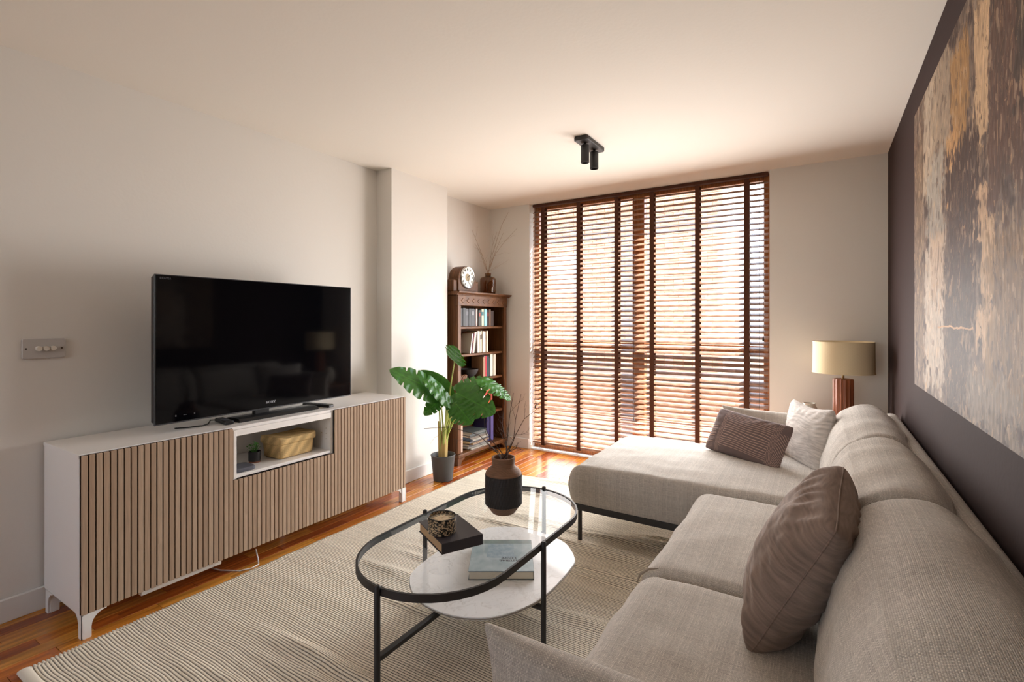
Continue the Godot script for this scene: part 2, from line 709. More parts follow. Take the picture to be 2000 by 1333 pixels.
	# stitched lines of the long cushion: blocks of lines in three directions, drawn in thread on the velvet
	var stitched := picture(768, 512, func(x: float, y: float) -> Color:
		var base := Color(0.88, 0.88, 0.88)
		var wob := 0.006 * sin(x * 19.0 + y * 7.0) + 0.004 * sin(y * 31.0 - x * 11.0)
		var line := 0.0
		if y > 0.20 and y < 0.86 and x > 0.30 and x < 0.78:
			line = fposmod((y + wob + 0.10 * (x - 0.5)) * 26.0, 1.0)
		elif x > 0.78 and x < 0.86:
			line = fposmod((x + wob) * 60.0, 1.0)
		elif x > 0.86 and y > 0.12 and y < 0.7:
			line = fposmod((x * 0.8 + y + wob) * 26.0, 1.0)
		elif x > 0.24 and x < 0.30:
			line = fposmod((x + wob) * 60.0, 1.0)
		elif x < 0.2 and y > 0.1 and y < 0.55:
			line = fposmod((y + wob - x * 0.25) * 24.0, 1.0)
		if line > 0.76:
			return Color(1.0, 0.98, 0.92)
		return base * 0.70)
	var sv := mat("stitched_velvet", col(180, 156, 152), 0.9, 0.2)
	sv.albedo_texture = stitched
	sv.rim_enabled = true
	sv.rim = 0.4
	sv.rim_tint = 0.4
	M["stitched_velvet"] = sv

	# rug: pale ribs of wool over darker warp, u across the rug, v along it (one rib per unit of v / 32)
	var rr := noise_of(41, 1.0, 3)
	var rug_n := []
	for k in 32:
		rug_n.append(rn.randf_range(-1, 1))
	var rug_c := picture(512, 512, func(x: float, y: float) -> Color:
		var k := int(y * 32.0)
		var f := fposmod(y * 32.0, 1.0)
		var knot := fposmod(x * 40.0 + (0.5 if k % 2 else 0.0), 1.0)
		var streak := tiled(rr, x, y, 2.4, 6.0)
		var v: float = 0.96 + 0.04 * rug_n[k] + 0.16 * streak
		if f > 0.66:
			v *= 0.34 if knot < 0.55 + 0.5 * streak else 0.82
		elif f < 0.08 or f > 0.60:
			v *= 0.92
		return Color(v, v * (0.985 + 0.01 * streak), v * (0.955 + 0.02 * streak)))
	var rug_h := picture(512, 512, func(x: float, y: float) -> Color:
		var k := int(y * 32.0)
		var f := fposmod(y * 32.0, 1.0)
		var knot := fposmod(x * 40.0 + (0.5 if k % 2 else 0.0), 1.0)
		var v := 0.1 if knot < 0.55 else 0.5
		if f < 0.66:
			v = 0.55 + 0.45 * sin(f / 0.66 * PI) + 0.1 * sin(x * TAU * 40.0)
		return Color(v, v, v))
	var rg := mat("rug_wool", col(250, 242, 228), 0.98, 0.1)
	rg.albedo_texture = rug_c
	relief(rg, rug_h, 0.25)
	mat("rug_band", col(228, 220, 204), 0.98, 0.1)

	# marble of the low shelf
	var mn := noise_of(51, 1.0, 5)
	var marble := picture(512, 512, func(x: float, y: float) -> Color:
		var w := mn.get_noise_2d(x * 2.2, y * 2.2)
		var vein := 1.0 - minf(1.0, absf(mn.get_noise_2d(x * 1.6 + w * 0.9 + 4.0, y * 2.6 + w) ) * 14.0)
		var fine := 1.0 - minf(1.0, absf(mn.get_noise_2d(x * 3.5 - w + 9.0, y * 3.0 + w * 1.4)) * 30.0)
		var v := 0.985 + 0.02 * w
		return Color(v, v, v).lerp(Color(0.62, 0.60, 0.57), 0.28 * maxf(vein, 0.0) * (0.5 + w) + 0.14 * maxf(fine, 0.0)))
	var mb := mat("marble", col(250, 250, 249), 0.18, 0.5)
	mb.albedo_texture = marble
	planar(mb, Vector3(1.3, 1.3, 1.3), true)
	mat("marble_edge", col(150, 140, 128), 0.5)
	var gl := mat("table_glass", Color(0.42, 0.52, 0.55, 0.13), 0.02, 0.34)
	gl.transparency = BaseMaterial3D.TRANSPARENCY_ALPHA
	var wg := mat("window_glass", Color(1, 1, 1, 0.02), 0.0, 0.5)
	wg.transparency = BaseMaterial3D.TRANSPARENCY_ALPHA

	mat("black_plastic", col(20, 20, 22), 0.35, 0.5)
	var scr := mat("screen_glass", col(6, 6, 9), 0.06, 0.5)
	scr.metallic_specular = 0.3
	mat("screen_rim", col(52, 52, 56), 0.35, 0.5)
	mat("silver_print", col(176, 178, 184), 0.4, 0.5)
	mat("faint_print", col(62, 62, 66), 0.5, 0.5)
	mat("grey_plastic", col(84, 84, 92), 0.5, 0.4)
	mat("cable_black", col(26, 25, 26), 0.5)
	mat("cable_white", col(226, 222, 216), 0.5)
	mat("switch_plate", col(196, 192, 188), 0.35, 0.5)
	mat("switch_knob", col(226, 218, 205), 0.35, 0.5)
	mat("screw", col(70, 58, 48), 0.4)
	mat("pot_grey", col(72, 72, 72), 0.55)
	mat("pot_black", col(34, 33, 35), 0.6)
	mat("pot_clay", col(120, 74, 54), 0.7)
	mat("soil", col(52, 38, 28), 0.98, 0.1)
	var lf := picture(256, 256, func(x: float, y: float) -> Color:
		# u along the leaf, v across it; pale midrib and side veins
		var s := absf(y - 0.5) * 2.0
		var rib := 1.0 if s < 0.022 else 0.0
		var vn := fposmod(x * 8.0 - s * 1.7, 1.0)
		var side_vein := 1.0 if vn < 0.07 and s < 0.9 else 0.0
		var v := 0.80 + 0.12 * wn.get_noise_2d(x * 5.0, y * 5.0)
		var c := Color(v, v, v)
		return c.lerp(Color(1.0, 1.0, 0.86), maxf(rib * 0.8, side_vein * 0.35)))
	var lh := picture(128, 128, func(x: float, y: float) -> Color:
		var s := absf(y - 0.5) * 2.0
		var vn := fposmod(x * 8.0 - s * 1.7, 1.0)
		var v := 0.5 + 0.5 * sin(vn * PI) * (1.0 - 0.3 * s)
		return Color(v, v, v))
	for e: Array in [["leaf_green", col(92, 162, 62), 0.28]]:
		var m := mat(e[0], e[1], e[2], 0.55)
		m.albedo_texture = lf
		relief(m, lh, 0.25)
		m.backlight_enabled = true
		m.backlight = Color(0.75, 0.85, 0.3)
	mat("stem_green", col(156, 166, 84), 0.5)
	mat("stem_sheath", col(170, 142, 84), 0.8)
	mat("small_leaf", col(74, 132, 58), 0.5)
	var tw := mat("twig_brown", col(84, 66, 56), 0.85)
	tw.albedo_texture = cloud
	planar(tw, Vector3(8, 8, 8))
	mat("twig_pale", col(168, 144, 122), 0.85)
	mat("filler_bark", col(92, 60, 42), 0.95, 0.1)
	# fired clay vase
	var cn := noise_of(61, 1.0, 4)
	var clay := picture(256, 256, func(x: float, y: float) -> Color:
		var v := 0.9 + 0.12 * tiled(cn, x, y, 0.8, 0.8) + 0.05 * sin(y * TAU * 24.0)
		return Color(v, v, v))
	for e: Array in [["clay_brown", col(142, 104, 78), 0.75], ["clay_black", col(44, 40, 40), 0.6], ["cream_ceramic", col(208, 198, 182), 0.35]]:
		var m := mat(e[0], e[1], e[2])
		m.albedo_texture = clay
		planar(m, Vector3(5, 5, 5))
	# amber glass
	var am := mat("amber_glass", Color(0.70, 0.52, 0.33, 0.03), 0.03, 0.5)
	am.refraction_enabled = true
	am.refraction_scale = 0.05
	# candle jar: black and cream mottled print
	var jn := noise_of(71, 1.0, 3)
	var mottled := picture(512, 128, func(x: float, y: float) -> Color:
		var a := x * TAU
		var v := jn.get_noise_3d(cos(a) * 5.5, sin(a) * 5.5, y * 7.0)
		var w := jn.get_noise_3d(cos(a) * 13.0 + 9.0, sin(a) * 13.0, y * 16.0)
		return Color(0.80, 0.70, 0.56) if v + 0.5 * w > 0.06 else Color(0.07, 0.055, 0.05))
	var jr := mat("mottled_jar", Color.WHITE, 0.3)
	jr.albedo_texture = mottled
	jr.uv1_scale = Vector3(1, 16.0, 1)
	mat("wax", col(226, 214, 192), 0.6)
	mat("flower_pale", col(226, 206, 172), 0.7)
	mat("wax_grey", col(150, 146, 130), 0.6)
	# wicker
	var wk := picture(256, 256, func(x: float, y: float) -> Color:
		var i := int(x * 16.0)
		var f := fposmod(y * 24.0 + (0.5 if i % 2 else 0.0), 1.0)
		var g := fposmod(x * 16.0, 1.0)
		var v := (0.55 + 0.45 * sin(f * PI)) * (0.75 + 0.25 * sin(g * PI))
		return Color(v, v, v))
	var wkc := picture(256, 256, func(x: float, y: float) -> Color:
		var i := int(x * 16.0)
		var f := fposmod(y * 24.0 + (0.5 if i % 2 else 0.0), 1.0)
		var v := 0.84 + 0.14 * sin(float(i * 7 + int(y * 24.0) * 13)) * 0.6
		if f < 0.14:
			v *= 0.55
		return Color(v, v * 0.98, v * 0.92))
	var bk := mat("wicker", col(250, 218, 166), 0.8, 0.2)
	bk.albedo_texture = wkc
	planar(bk, Vector3(7, 7, 7))
	relief(bk, wk, 0.2)
	# lamp
	var sh := mat("lamp_linen", col(224, 206, 170), 0.9, 0.2)
	planar(sh, Vector3(6, 6, 6))
	relief(sh, weave, 0.02)
	sh.backlight_enabled = true
	sh.backlight = Color(0.35, 0.3, 0.2)
	var lb := mat("lamp_wood", col(172, 100, 62), 0.45)
	lb.albedo_texture = grain
	planar(lb, Vector3(8, 1.5, 8))
	mat("brass", col(150, 120, 80), 0.35).metallic = 0.8
	mat("clock_dial", col(226, 222, 210), 0.25)
	mat("clock_gilt", col(150, 132, 96), 0.5)
	mat("clock_black", col(30, 28, 28), 0.5)
	mat("chrome", col(205, 204, 200), 0.2).metallic = 0.9
	mat("page_paper", col(226, 214, 190), 0.9, 0.1)
	mat("page_tan", col(198, 166, 130), 0.9, 0.1)
	mat("cover_black", col(48, 44, 50), 0.55)
	# outdoor masonry
	mat("mortar", col(196, 184, 168), 0.95)
	for k in 3:
		mat("brick_%d" % k, [col(192, 150, 122), col(182, 140, 114), col(204, 164, 136)][k], 0.95)
	mat("paving", col(150, 138, 126), 0.95)
	mat("deck", col(84, 62, 48), 0.9)
	mat("parapet", col(150, 108, 84), 0.95)
	mat("rail_dark", col(66, 52, 44), 0.6)
	mat("outdoor_white", col(226, 224, 220), 0.6)
	mat("far_glass", col(150, 165, 175), 0.1)

# ---------------------------------------------------------------- the room

func build_shell() -> void:
	struct("ceiling", span_mesh(Vector3(-3.25, CEIL, -4.62), Vector3(0.65, CEIL + 0.25, WALL_N + 0.25)), M.ceiling_paint)
	var st := begin()
	span(st, Vector3(-3.25, 0, -2.7184), Vector3(WALL_L, CEIL, WALL_N))
	span(st, Vector3(-3.25, 0, -3.3804), Vector3(PIER_X, CEIL, -2.7184))
	span(st, Vector3(-3.25, 0, -4.6), Vector3(NICHE_X, CEIL, -3.3804))
	struct("wall_left", done(st), M.wall_paint)
	st = begin()
	span(st, Vector3(NICHE_X, 0, -4.6), Vector3(WIN_L, CEIL, WALL_B))
	span(st, Vector3(WIN_R, 0, -4.6), Vector3(0.65, CEIL, WALL_B))
	struct("wall_back", done(st), M.wall_paint)
	struct("wall_right", span_mesh(Vector3(WALL_R, 0, WALL_B), Vector3(0.65, CEIL, WALL_N)), M.dark_paint)
	# the wall behind the camera, with a second window
	st = begin()
	span(st, Vector3(-3.25, 0, WALL_N), Vector3(-2.3, CEIL, WALL_N + 0.25))
	span(st, Vector3(-1.0, 0, WALL_N), Vector3(0.65, CEIL, WALL_N + 0.25))
	span(st, Vector3(-2.3, 0, WALL_N), Vector3(-1.0, 0.85, WALL_N + 0.25))
	span(st, Vector3(-2.3, 2.25, WALL_N), Vector3(-1.0, CEIL, WALL_N + 0.25))
	struct("wall_near", done(st), M.wall_paint)
	# skirting
	var h := 0.1
	st = begin()
	span(st, Vector3(WALL_L, 0, -2.7184), Vector3(WALL_L + 0.015, h, WALL_N), 0.004)
	struct("baseboard_left", done(st), M.trim_paint)
	st = begin()
	span(st, Vector3(PIER_X, 0, -3.395), Vector3(PIER_X + 0.015, h, -2.70), 0.004)
	struct("baseboard_pier", done(st), M.trim_paint)
	st = begin()
	span(st, Vector3(NICHE_X, 0, WALL_B), Vector3(WIN_L, h, WALL_B + 0.015), 0.004)
	span(st, Vector3(WIN_R, 0, WALL_B), Vector3(WALL_R, h, WALL_B + 0.015), 0.004)
	struct("baseboard_back", done(st), M.trim_paint)
	st = begin()
	span(st, Vector3(WALL_R - 0.015, 0, WALL_B + 0.02), Vector3(WALL_R, h, WALL_N), 0.004)
	struct("baseboard_right", done(st), M.trim_paint)

func build_floor() -> void:
	var root := Node3D.new()
	root.name = "floor"
	root.set_meta("kind", "structure")
	add_child(root)
	part(root, "subfloor", span_mesh(Vector3(-3.25, -0.25, -4.62), Vector3(0.65, -0.012, WALL_N + 0.25)), M.floor_joint)
	var w := 0.068
	var shared := []
	for k in 3:
		shared.append(box_mesh(Vector3(w - 0.0012, 0.014, [0.448, 0.398, 0.348][k] - 0.0012), 0.0012))
	var rest := []
	for k in 6:
		rest.append(begin())
	var r := RandomNumberGenerator.new()
	r.seed = 19
	var x := -2.955 + w / 2
	while x < WALL_R:
		var z := -4.30 + r.randf_range(-0.3, 0.0)
		while z < WALL_N:
			var k := r.randi_range(0, 2)
			var length: float = [0.448, 0.398, 0.348][k]
			var tone := r.randi_range(0, 5)
			var c := Vector3(x, -0.007, z + length / 2)
			var seen := (x < -2.36 and c.z < -0.15) or (c.z < -3.3 and x < -0.95)
			if seen and z > -4.297:
				part(root, "plank", shared[k], M["parquet_%d" % tone], "", c)
			else:
				var z0 := maxf(z, -4.297)
				if z + length > z0:
					var s: SurfaceTool = rest[tone]
					span(s, Vector3(x - w / 2 + 0.0006, -0.014, z0), Vector3(x + w / 2 - 0.0006, 0.0, minf(z + length - 0.0012, WALL_N)))
			z += length
		x += w
	for k in 6:
		var o := part(root, "hidden_planks", done(rest[k]), M["parquet_%d" % k])
		o.set_meta("kind", "stuff")

func frame_window(root: Node3D, lo: Vector3, hi: Vector3, bars_x: Array, bars_y: Array, w: float, m: Material) -> void:
	part(root, "stile", span_mesh(lo, Vector3(lo.x + w, hi.y, hi.z), 0.004), m)
	part(root, "stile", span_mesh(Vector3(hi.x - w, lo.y, lo.z), hi, 0.004), m)
	part(root, "bottom_rail", span_mesh(Vector3(lo.x + w, lo.y, lo.z), Vector3(hi.x - w, lo.y + w * 1.4, hi.z), 0.004), m)
	part(root, "top_rail", span_mesh(Vector3(lo.x + w, hi.y - w, lo.z), Vector3(hi.x - w, hi.y, hi.z), 0.004), m)
	for b: Array in bars_x:
		part(root, "mullion", span_mesh(Vector3(b[0], lo.y + w * 1.4, lo.z), Vector3(b[1], hi.y - w, hi.z), 0.004), m)
	var xs := [lo.x + w]
	for b: Array in bars_x:
		xs.append(b[0])
		xs.append(b[1])
	xs.append(hi.x - w)
	var ys := [lo.y + w * 1.4]
	for b: Array in bars_y:
		ys.append(b[0])
		ys.append(b[1])
	ys.append(hi.y - w)
	for i in range(0, xs.size(), 2):
		for b: Array in bars_y:
			part(root, "transom", span_mesh(Vector3(xs[i], b[0], lo.z + 0.003), Vector3(xs[i + 1], b[1], hi.z - 0.003), 0.004), m)
		for j in range(0, ys.size(), 2):
			var zc := (lo.z + hi.z) / 2
			var q := PlaneMesh.new()
			q.orientation = PlaneMesh.FACE_Z
			q.size = Vector2(xs[i + 1] - xs[i], ys[j + 1] - ys[j])
			part(root, "pane", q, M.window_glass, "", Vector3((xs[i] + xs[i + 1]) / 2, (ys[j] + ys[j + 1]) / 2, zc))

func build_window() -> void:
	var root := Node3D.new()
	root.name = "window_1"
	root.set_meta("kind", "structure")
	add_child(root)
	frame_window(root, Vector3(WIN_L, 0.0, -4.475), Vector3(WIN_R, CEIL, -4.405), [[-1.466, -1.357]], [[1.0, 1.075]], 0.05, M.window_wood)
	struct("trim_1", span_mesh(Vector3(WIN_L, -0.02, -4.6), Vector3(WIN_R, 0.004, -4.298)), M.trim_paint)
	var back := Node3D.new()
	back.name = "window_2"
	back.set_meta("kind", "structure")
	add_child(back)
	frame_window(back, Vector3(-2.3, 0.85, WALL_N + 0.1), Vector3(-1.0, 2.25, WALL_N + 0.16), [], [], 0.05, M.trim_paint)

func build_outdoors() -> void:
	var st := begin()
	span(st, Vector3(-30, -3.3, -40), Vector3(30, -3.0, 40))
	var g := single("street", done(st), M.paving, "pale paved street far below, seen through the blind", "street")
	g.set_meta("kind", "structure")
	# narrow terrace outside the window behind a solid parapet with a dark coping
	var t := thing("terrace_parapet", "low warm plastered parapet with dark coping outside the window", "parapet", Vector3(0, 0, -5.75))
	part(t, "deck", span_mesh(Vector3(-4.2, -0.2, 0.0), Vector3(1.5, -0.03, 1.14)), M.deck)
	part(t, "wall", span_mesh(Vector3(-4.2, -0.2, -0.2), Vector3(1.5, 0.54, 0.0)), M.parapet)
	part(t, "coping", span_mesh(Vector3(-4.2, 0.54, -0.23), Vector3(1.5, 0.64, 0.03), 0.006), M.rail_dark)
	# brick house across the street
	var hx0 := -12.0
	var hx1 := -1.98
	var zf := -12.5
	var top := 7.5
	var b := thing("brick_building", "pale brick house across the street, seen through the open blind slats", "building", Vector3(0, 0, zf))
	part(b, "wall", span_mesh(Vector3(hx0, -3.0, -4), Vector3(hx1, top, -0.02)), M.mortar)
	var win := Rect2(-6.54, 2.0, 0.80, 1.13)
	var bm := BoxMesh.new()
	bm.size = Vector3(0.215, 0.065, 0.03)
	var r := RandomNumberGenerator.new()
	r.seed = 4
	var places := [[], [], []]
	var rows := int((top + 0.4) / 0.075)
	for j in rows:
		var y := -0.4 + j * 0.075
		var x := hx0 + (0.1125 if j % 2 else 0.0)
		while x < hx1 - 0.2:
			if not win.has_point(Vector2(x + 0.11, y + 0.03)):
				places[r.randi_range(0, 2)].append(Transform3D(Basis(), Vector3(x + 0.1125, y + 0.0375, -0.012 + r.randf_range(-0.003, 0.003))))
			x += 0.225
	for k in 3:
		var mm := MultiMesh.new()
		mm.transform_format = MultiMesh.TRANSFORM_3D
		mm.mesh = bm
		mm.instance_count = places[k].size()
		for i in places[k].size():
			mm.set_instance_transform(i, places[k][i])
		var o := MultiMeshInstance3D.new()
		o.name = "brickwork"
		o.multimesh = mm
		o.material_override = M["brick_%d" % k]
		o.set_meta("kind", "stuff")
		b.add_child(o, true)
	var wn := part(b, "window", span_mesh(Vector3(win.position.x, win.position.y, -0.02), Vector3(win.end.x, win.end.y, 0.0)), M.outdoor_white)
	part(wn, "pane", span_mesh(Vector3(win.position.x + 0.08, win.position.y + 0.08, 0.0), Vector3(win.end.x - 0.08, win.end.y - 0.08, 0.006)), M.outdoor_white)

func build_blind() -> void:
	var zc := -4.352
	var x0 := WIN_L + 0.020
	var x1 := WIN_R - 0.012
	var t := thing("venetian_blind", "wide brown wooden venetian blind with dark cloth tapes, lowered over the window", "blind", Vector3(0, 0, zc))
	part(t, "head_rail", span_mesh(Vector3(x0, 2.412, -0.026), Vector3(x1, 2.4375, 0.026), 0.003), M.blind_tape)
	var lowest := 0.105
	var highest := 2.362
	var n := 51
	var tilt := Basis(Vector3.RIGHT, deg_to_rad(30.0))
	var section := PackedVector2Array()
	for k in 7:
		var q := k / 6.0 * 2.0 - 1.0
		section.append(Vector2(q * 0.025, 0.0030 * (1.0 - q * q) + 0.0004))
	for k in 7:
		var q := 1.0 - k / 6.0 * 2.0
		section.append(Vector2(q * 0.0246, 0.0030 * (1.0 - q * q) - 0.0024))
	var slat := slab_mesh(section, Vector3(-(x1 - x0) / 2, 0, 0), Vector3(0, 0, -1), Vector3.UP, x1 - x0)
	for k in n:
		var y := lowest + (highest - lowest) * k / (n - 1)
		var o := part(t, "slat", slat, M["blind_wood_%d" % (k * 7 % 3)], "", Vector3((x0 + x1) / 2, y, 0))
		o.basis = tilt
	part(t, "bottom_rail", span_mesh(Vector3(x0, 0.058, -0.026), Vector3(x1, 0.074, 0.026), 0.003), M.blind_wood_0)
	var dy := (highest - lowest) / (n - 1)
	for x: float in [-2.345, -1.962, -1.586, -1.265, -0.884, -0.512]:
		part(t, "tape", span_mesh(Vector3(x - 0.019, 0.05, 0.0285), Vector3(x + 0.019, 2.40, 0.0300)), M.blind_tape)
		part(t, "tape", span_mesh(Vector3(x - 0.019, 0.05, -0.0300), Vector3(x + 0.019, 2.40, -0.0285)), M.blind_tape)
		part(t, "tape_foot", span_mesh(Vector3(x - 0.019, 0.045, -0.030), Vector3(x + 0.019, 0.056, 0.030), 0.002), M.blind_tape)
	# pull and tilt cords with their knobs
	for e: Array in [[-2.425, 0.42, 0.0], [-2.405, 0.44, 0.0], [-0.420, 0.1, 0.0], [-0.392, 1.13, 0.0], [-1.425, 0.40, 0.0]]:
		var cord := part(t, "cord", tube_mesh([Vector3(e[0], 2.40, 0.036), Vector3(e[0] + 0.001, 1.4, 0.036), Vector3(e[0], e[1] + 0.02, 0.036)], [0.0013], 5), M.cable_black)
		part(cord, "cord_knob", lathe_mesh([Vector2(0, 0), Vector2(0.006, 0.002), Vector2(0.0075, 0.014), Vector2(0.003, 0.032), Vector2(0, 0.034)], 10, Vector3(e[0], e[1] - 0.012, 0.036)), M.black_plastic)

func build_rug() -> void:
	var x0 := -2.452
	var x1 := -0.40
	var z0 := -0.60
	var z1 := -3.46
	var nz := noise_of(81, 1.0, 3)
	var t := thing("woven_rug", "large cream and brown flat-woven wool rug with raised ribs", "rug")
	var height := func(x: float, z: float) -> float:
		var a := nz.get_noise_2d(x * 1.0, z * 3.2)
		var folds := pow(maxf(0.0, nz.get_noise_2d(x * 0.55 + 40.0, z * 5.5)), 1.5) * 0.045 * smoothstep(-2.3, -1.6, x)
		return 0.0105 + 0.003 * a + folds
	# edge lines are a little wavy
	var at := func(u: float, v: float) -> Vector3:
		var zz := lerpf(z0, z1, v)
		var xa := x0 + 0.008 * nz.get_noise_1d(zz * 4.0)
		var xx := lerpf(xa, x1, u)
		var skew := -0.10 * (xx - x0) * v
		var p := Vector3(xx, 0.0, zz + skew)
		p.y = height.call(p.x, p.z)
		return p
	var nu := 90
	var nv := 260
	var st := begin()
	var g := []
	for i in nu + 1:
		var row := []
		for j in nv + 1:
			row.append(at.call(float(i) / nu, float(j) / nv))
		g.append(row)
	var uv := func(i: int, j: int) -> Vector2:
		var p: Vector3 = g[i][j]
		var wob := 0.004 * nz.get_noise_2d(p.x * 1.6 + 5.0, p.z * 1.2) + 0.010 * nz.get_noise_2d(p.x * 0.5, p.z * 0.4 + 9.0)
		return Vector2((p.x + wob) / 0.27, (p.z + wob * 3.0) / 0.34)
	for i in nu:
		for j in nv:
			for e: Array in [[i, j], [i + 1, j + 1], [i + 1, j], [i, j], [i, j + 1], [i + 1, j + 1]]:
				st.set_uv(uv.call(e[0], e[1]))
				st.add_vertex(g[e[0]][e[1]])
	# the cut sides go down to the floor
	st.set_smooth_group(3)
	for i in nu:
		for j: int in [0, nv]:
			for e: Array in [[i, 0], [i + 1, 0], [i + 1, 1], [i, 0], [i + 1, 1], [i, 1]]:
				var p: Vector3 = g[e[0]][j]
				st.set_uv(uv.call(e[0], j))
				st.add_vertex(p if e[1] == 0 else Vector3(p.x, 0.0005, p.z))
	for j in nv:
		for i: int in [0, nu]:
			for e: Array in [[j, 0], [j + 1, 0], [j + 1, 1], [j, 0], [j + 1, 1], [j, 1]]:
				var p: Vector3 = g[i][e[0]]
				st.set_uv(uv.call(i, e[0]))
				st.add_vertex(p if e[1] == 0 else Vector3(p.x, 0.0005, p.z))
	part(t, "weave", done(st), M.rug_wool)
	# plain band at the near end and the loops along the long side
	var pts := []
	for k in 40:
		var p: Vector3 = at.call(k / 39.0, 0.0)
		pts.append(Vector3(p.x, 0.0095, p.z + 0.012))
	part(t, "end_band", tube_mesh(pts, [0.020], 10, 0.45), M.rug_band)
	st = begin()
	for k in 240:
		var p: Vector3 = at.call(0.0, (k + 0.5) / 240.0)
		var q: Vector3 = at.call(0.02, (k + 0.5) / 240.0)
		tube(st, [Vector3(p.x + 0.012, 0.011, p.z), Vector3(p.x - 0.004, 0.0095, p.z), Vector3(p.x - 0.0075, 0.004, p.z + 0.001)], [0.0044, 0.0042, 0.0026], 5)
	var sel := part(t, "edge_loops", done(st), M.rug_band)
	sel.set_meta("kind", "stuff")

# ---------------------------------------------------------------- media cabinets

func cabinet_leg(x_front: bool, z_near: bool) -> ArrayMesh:
	# angle bracket: two flanges that flare into the frame with a concave sweep
	var sx := 1.0 if x_front else -1.0
	var sz := 1.0 if z_near else -1.0
	var st := begin()
	var flange := PackedVector2Array([Vector2(0, 0.0), Vector2(0.030, 0.0), Vector2(0.033, 0.05)])
	for k in 7:
		var a := PI / 2 * k / 6.0
		flange.append(Vector2(0.083 - 0.05 * cos(a), 0.044 + 0.05 * sin(a)))
	flange.append(Vector2(0.083, 0.0975))
	flange.append(Vector2(0, 0.0975))
	# front flange runs along z, side flange along x
	slab(st, flange, Vector3(-sx * 0.006 if x_front else 0.0, 0, 0), Vector3(0, 0, -sz), Vector3.UP, 0.006 * (1.0 if sz * sx > 0.0 else 1.0))
	slab(st, flange, Vector3(0, 0, 0), Vector3(-sx, 0, 0), Vector3.UP, 0.006)
	cbox(st, Vector3(-sx * 0.0165, 0.0487, -sz * 0.0165), Vector3(0.0335, 0.0974, 0.0335), 0.003)
	return done(st)

func slatted_front(unit: Node3D, called: String, z0: float, z1: float, y0: float, y1: float) -> void:
	# dark felt board with vertical oak slats, each one a piece
	var board := part(unit, called, span_mesh(Vector3(-2.5195, y0, z1 + 0.001), Vector3(-2.5125, y1, z0 - 0.001)), M.slat_felt, "front of vertical oak slats on dark felt")
	var n := 25
	var pitch := (z0 - z1) / n
	var mesh := box_mesh(Vector3(0.0095, y1 - y0, pitch * 0.80), 0.0012)
	for k in n:
		part(board, "slat", mesh, M["slat_oak_%d" % ((k * 5 + k / 3) % 4)], "", Vector3(-2.5077, (y0 + y1) / 2, z0 - (k + 0.5) * pitch))

